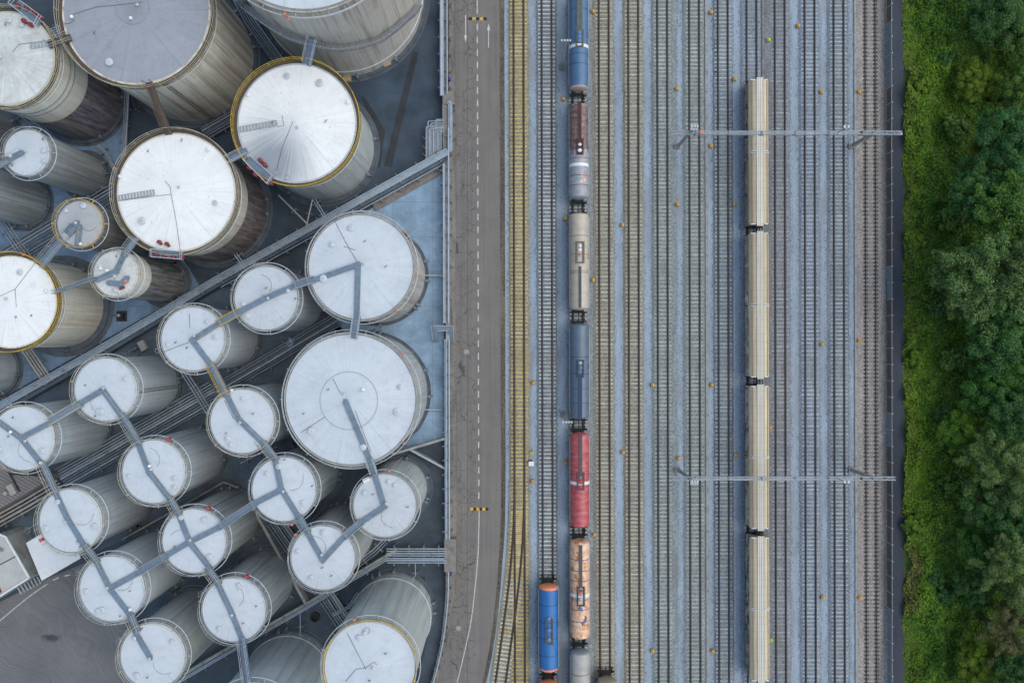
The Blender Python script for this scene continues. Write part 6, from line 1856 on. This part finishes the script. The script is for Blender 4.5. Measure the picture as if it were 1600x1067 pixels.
def tree(px, py, rpx, h, pal, label, seed, spiky=0.0, name='tree', cat='tree', leafs=1.0, group='trees beside the path'):
    zc = h - rpx / PPM * .55
    zc = max(zc, rpx / PPM * .35)
    q = P(px, py, zc)
    R = rpx / PPM * (H - zc) / H
    root = thing(name, label, cat, (q.x, q.y, 0), random.Random(seed * 3 + int(px)).uniform(0, 6.28), group)
    cr = link('crown', get_crown(seed % 3, pal, R, spiky, leafs), root, (0, 0, zc))
    cr.scale = (R / 6.0, R / 6.0, R / 6.0 * .95)
    r = random.Random(seed)
    mb = MB()
    if h > 4:
        def limb(p0, p1, r0, r1, n=5):
            pts = [Vector(p0) + (Vector(p1) - Vector(p0)) * (i / n) + Vector((r.uniform(-.12, .12), r.uniform(-.12, .12), 0)) * (1 if 0 < i < n else 0) for i in range(n + 1)]
            for i in range(n):
                a = r0 + (r1 - r0) * i / n; b = r0 + (r1 - r0) * (i + 1) / n
                d = (pts[i + 1] - pts[i]).normalized(); up = Vector((1, 0, 0)) if abs(d.x) < .8 else Vector((0, 1, 0))
                e = d.cross(up).normalized(); f = d.cross(e)
                vs = [pts[i] + (e * math.cos(2 * PI * j / 8) + f * math.sin(2 * PI * j / 8)) * a for j in range(8)] + [pts[i + 1] + (e * math.cos(2 * PI * j / 8) + f * math.sin(2 * PI * j / 8)) * b for j in range(8)]
                mb.add(vs, [(j, (j + 1) % 8, 8 + (j + 1) % 8, 8 + j) for j in range(8)], 0, True)
        limb((0, 0, 0), (0, 0, zc + .2 * R), .20 + .022 * h, .12)
        for i in range(8):
            a = 2 * PI * i / 8 + r.uniform(-.3, .3); z0 = zc * r.uniform(.55, .95)
            limb((0, 0, z0), (math.cos(a) * R * .7, math.sin(a) * R * .7, z0 + R * r.uniform(.2, .5)), .13, .04)
        mb.build('trunk', M['bark'], root)
    else:
        for i in range(6):
            a = 2 * PI * i / 6; mb.tube([(0, 0, 0), (math.cos(a) * R * .35, math.sin(a) * R * .35, zc * .8), (math.cos(a) * R * .55, math.sin(a) * R * .55, zc * 1.1)], .05, 6)
        mb.build('stems', M['bark'], root)
    return root

TREES = [
    (1545, 438, 84, 13, 'olive', 'big pale olive tree with feathery branch tips, the palest crown of the wood', 1, .8),
    (1508, 455, 36, 9, 'olive', 'smaller olive tree leaning out on the path side of the big pale olive one', 2, .8),
    (1595, 410, 60, 12, 'olive', 'pale olive tree at the picture edge beside the big pale olive one', 0, .8),
    (1556, 20, 52, 9, 'teal', 'dark bluish green tree at the upper picture corner', 3, 0),
    (1600, 60, 40, 8, 'green', 'mid green tree at the picture edge below the upper corner', 4, 0),
    (1600, 140, 42, 8, 'green', 'mid green tree at the picture edge, second from the upper corner', 5, 0),
    (1578, 222, 58, 12, 'teal', 'rounded blue green tree well above the big pale olive one', 1, 0),
    (1528, 300, 50, 10, 'teal', 'dark blue green tree leaning toward the path above the big pale olive one', 2, 0),
    (1570, 330, 62, 13, 'green', 'tall dense green tree directly above the big pale olive one', 0, 0),
    (1536, 250, 34, 7, 'lime', 'yellowish green bushy tree amid the blue green ones', 1, 0),
    (1522, 128, 34, 5, 'lime', 'low yellowish green tree in the brambles near the upper corner', 2, 0),
    (1555, 535, 56, 10, 'teal', 'dark blue green tree directly below the big pale olive one', 3, 0),
    (1598, 560, 50, 10, 'green', 'green tree at the picture edge below the big pale olive one', 4, 0),
    (1545, 610, 46, 8, 'green', 'mid green tree in the middle of the lower wood', 5, 0),
    (1586, 650, 52, 11, 'teal', 'blue green tree at the picture edge halfway down the lower wood', 6, 0),
    (1500, 672, 38, 6, 'lime', 'yellow green small tree nearest the path in the lower wood', 3, 0),
    (1548, 716, 50, 10, 'olive', 'dull olive tree just below the yellow green small tree', 4, .6),
    (1590, 745, 55, 12, 'olive', 'dull olive tree at the picture edge in the lower wood', 5, .6),
    (1545, 785, 46, 9, 'teal', 'dark teal tree below the dull olive ones', 7, 0),
    (1592, 815, 46, 10, 'teal', 'dark teal tree at the picture edge below the dull olive ones', 8, 0),
    (1580, 880, 58, 11, 'olive', 'broad dull green tree above the bare looking brown tree', 6, .4),
    (1528, 852, 40, 6, 'green', 'soft green low tree in front of the broad dull green one', 9, 0),
    (1524, 915, 34, 5, 'teal', 'low dark teal bush tree between the brambles and the broad dull green one', 10, 0),
    (1574, 985, 44, 9, 'brown', 'bare looking brown tree near the bottom corner', 7, .7),
    (1532, 1035, 46, 6, 'lime', 'bright yellow green leafy tree at the bottom edge', 8, 0),
    (1596, 1050, 46, 10, 'teal', 'blue green tree in the bottom corner', 11, 0),
    (1604, 940, 40, 8, 'green', 'dark green tree at the picture edge near the bottom', 12, 0),
    (1605, 480, 40, 9, 'green', 'dark green tree at the picture edge just under the pale olive pair', 13, 0),
]
for a in TREES:
    tree(a[0], a[1], a[2], a[3], a[4], a[5], a[6], a[7], leafs=1.0)
SHRUBS = [
    (1480, 92, 15, 2.2, 'teal', 'dark teal shrub in the brambles near the upper corner'), (1462, 902, 16, 2.0, 'teal', 'dark teal shrub amid the brambles above the brown bare patch'),
    (1478, 930, 15, 2.0, 'teal', 'dark teal shrub amid the brambles beside the brown bare patch'), (1500, 1046, 12, 2.0, 'teal', 'dark teal shrub at the bottom edge beside the yellow green tree'),
    (1466, 480, 16, 2.2, 'teal', 'dark teal shrub beside the path below the olive trees'), (1470, 645, 13, 2.0, 'teal', 'dark teal shrub close to the yellow green small tree'),
    (1440, 133, 18, 1.8, 'lime', 'bright lime shrub next to the path near the upper corner'), (1428, 375, 16, 1.6, 'lime', 'bright lime shrub next to the path level with the olive trees'),
    (1432, 560, 17, 1.7, 'lime', 'bright lime shrub next to the path below the olive trees'), (1430, 820, 18, 1.8, 'lime', 'bright lime shrub next to the path above the brown bare patch'),
    (1495, 200, 22, 3.0, 'green', 'green shrub standing out of the brambles in the upper wood'), (1488, 340, 24, 3.2, 'green', 'green shrub at the foot of the dark blue green leaning tree'),
    (1490, 760, 22, 3.0, 'green', 'green shrub between the brambles and the dull olive trees'), (1490, 560, 20, 2.8, 'green', 'green shrub below the smaller olive tree'),
]
for i, (px, py, r_, h, pal, lab) in enumerate(SHRUBS):
    tree(px, py, r_, h, pal, lab, 40 + i, 0, 'shrub', 'shrub', 2.6, 'shrubs in the brambles')
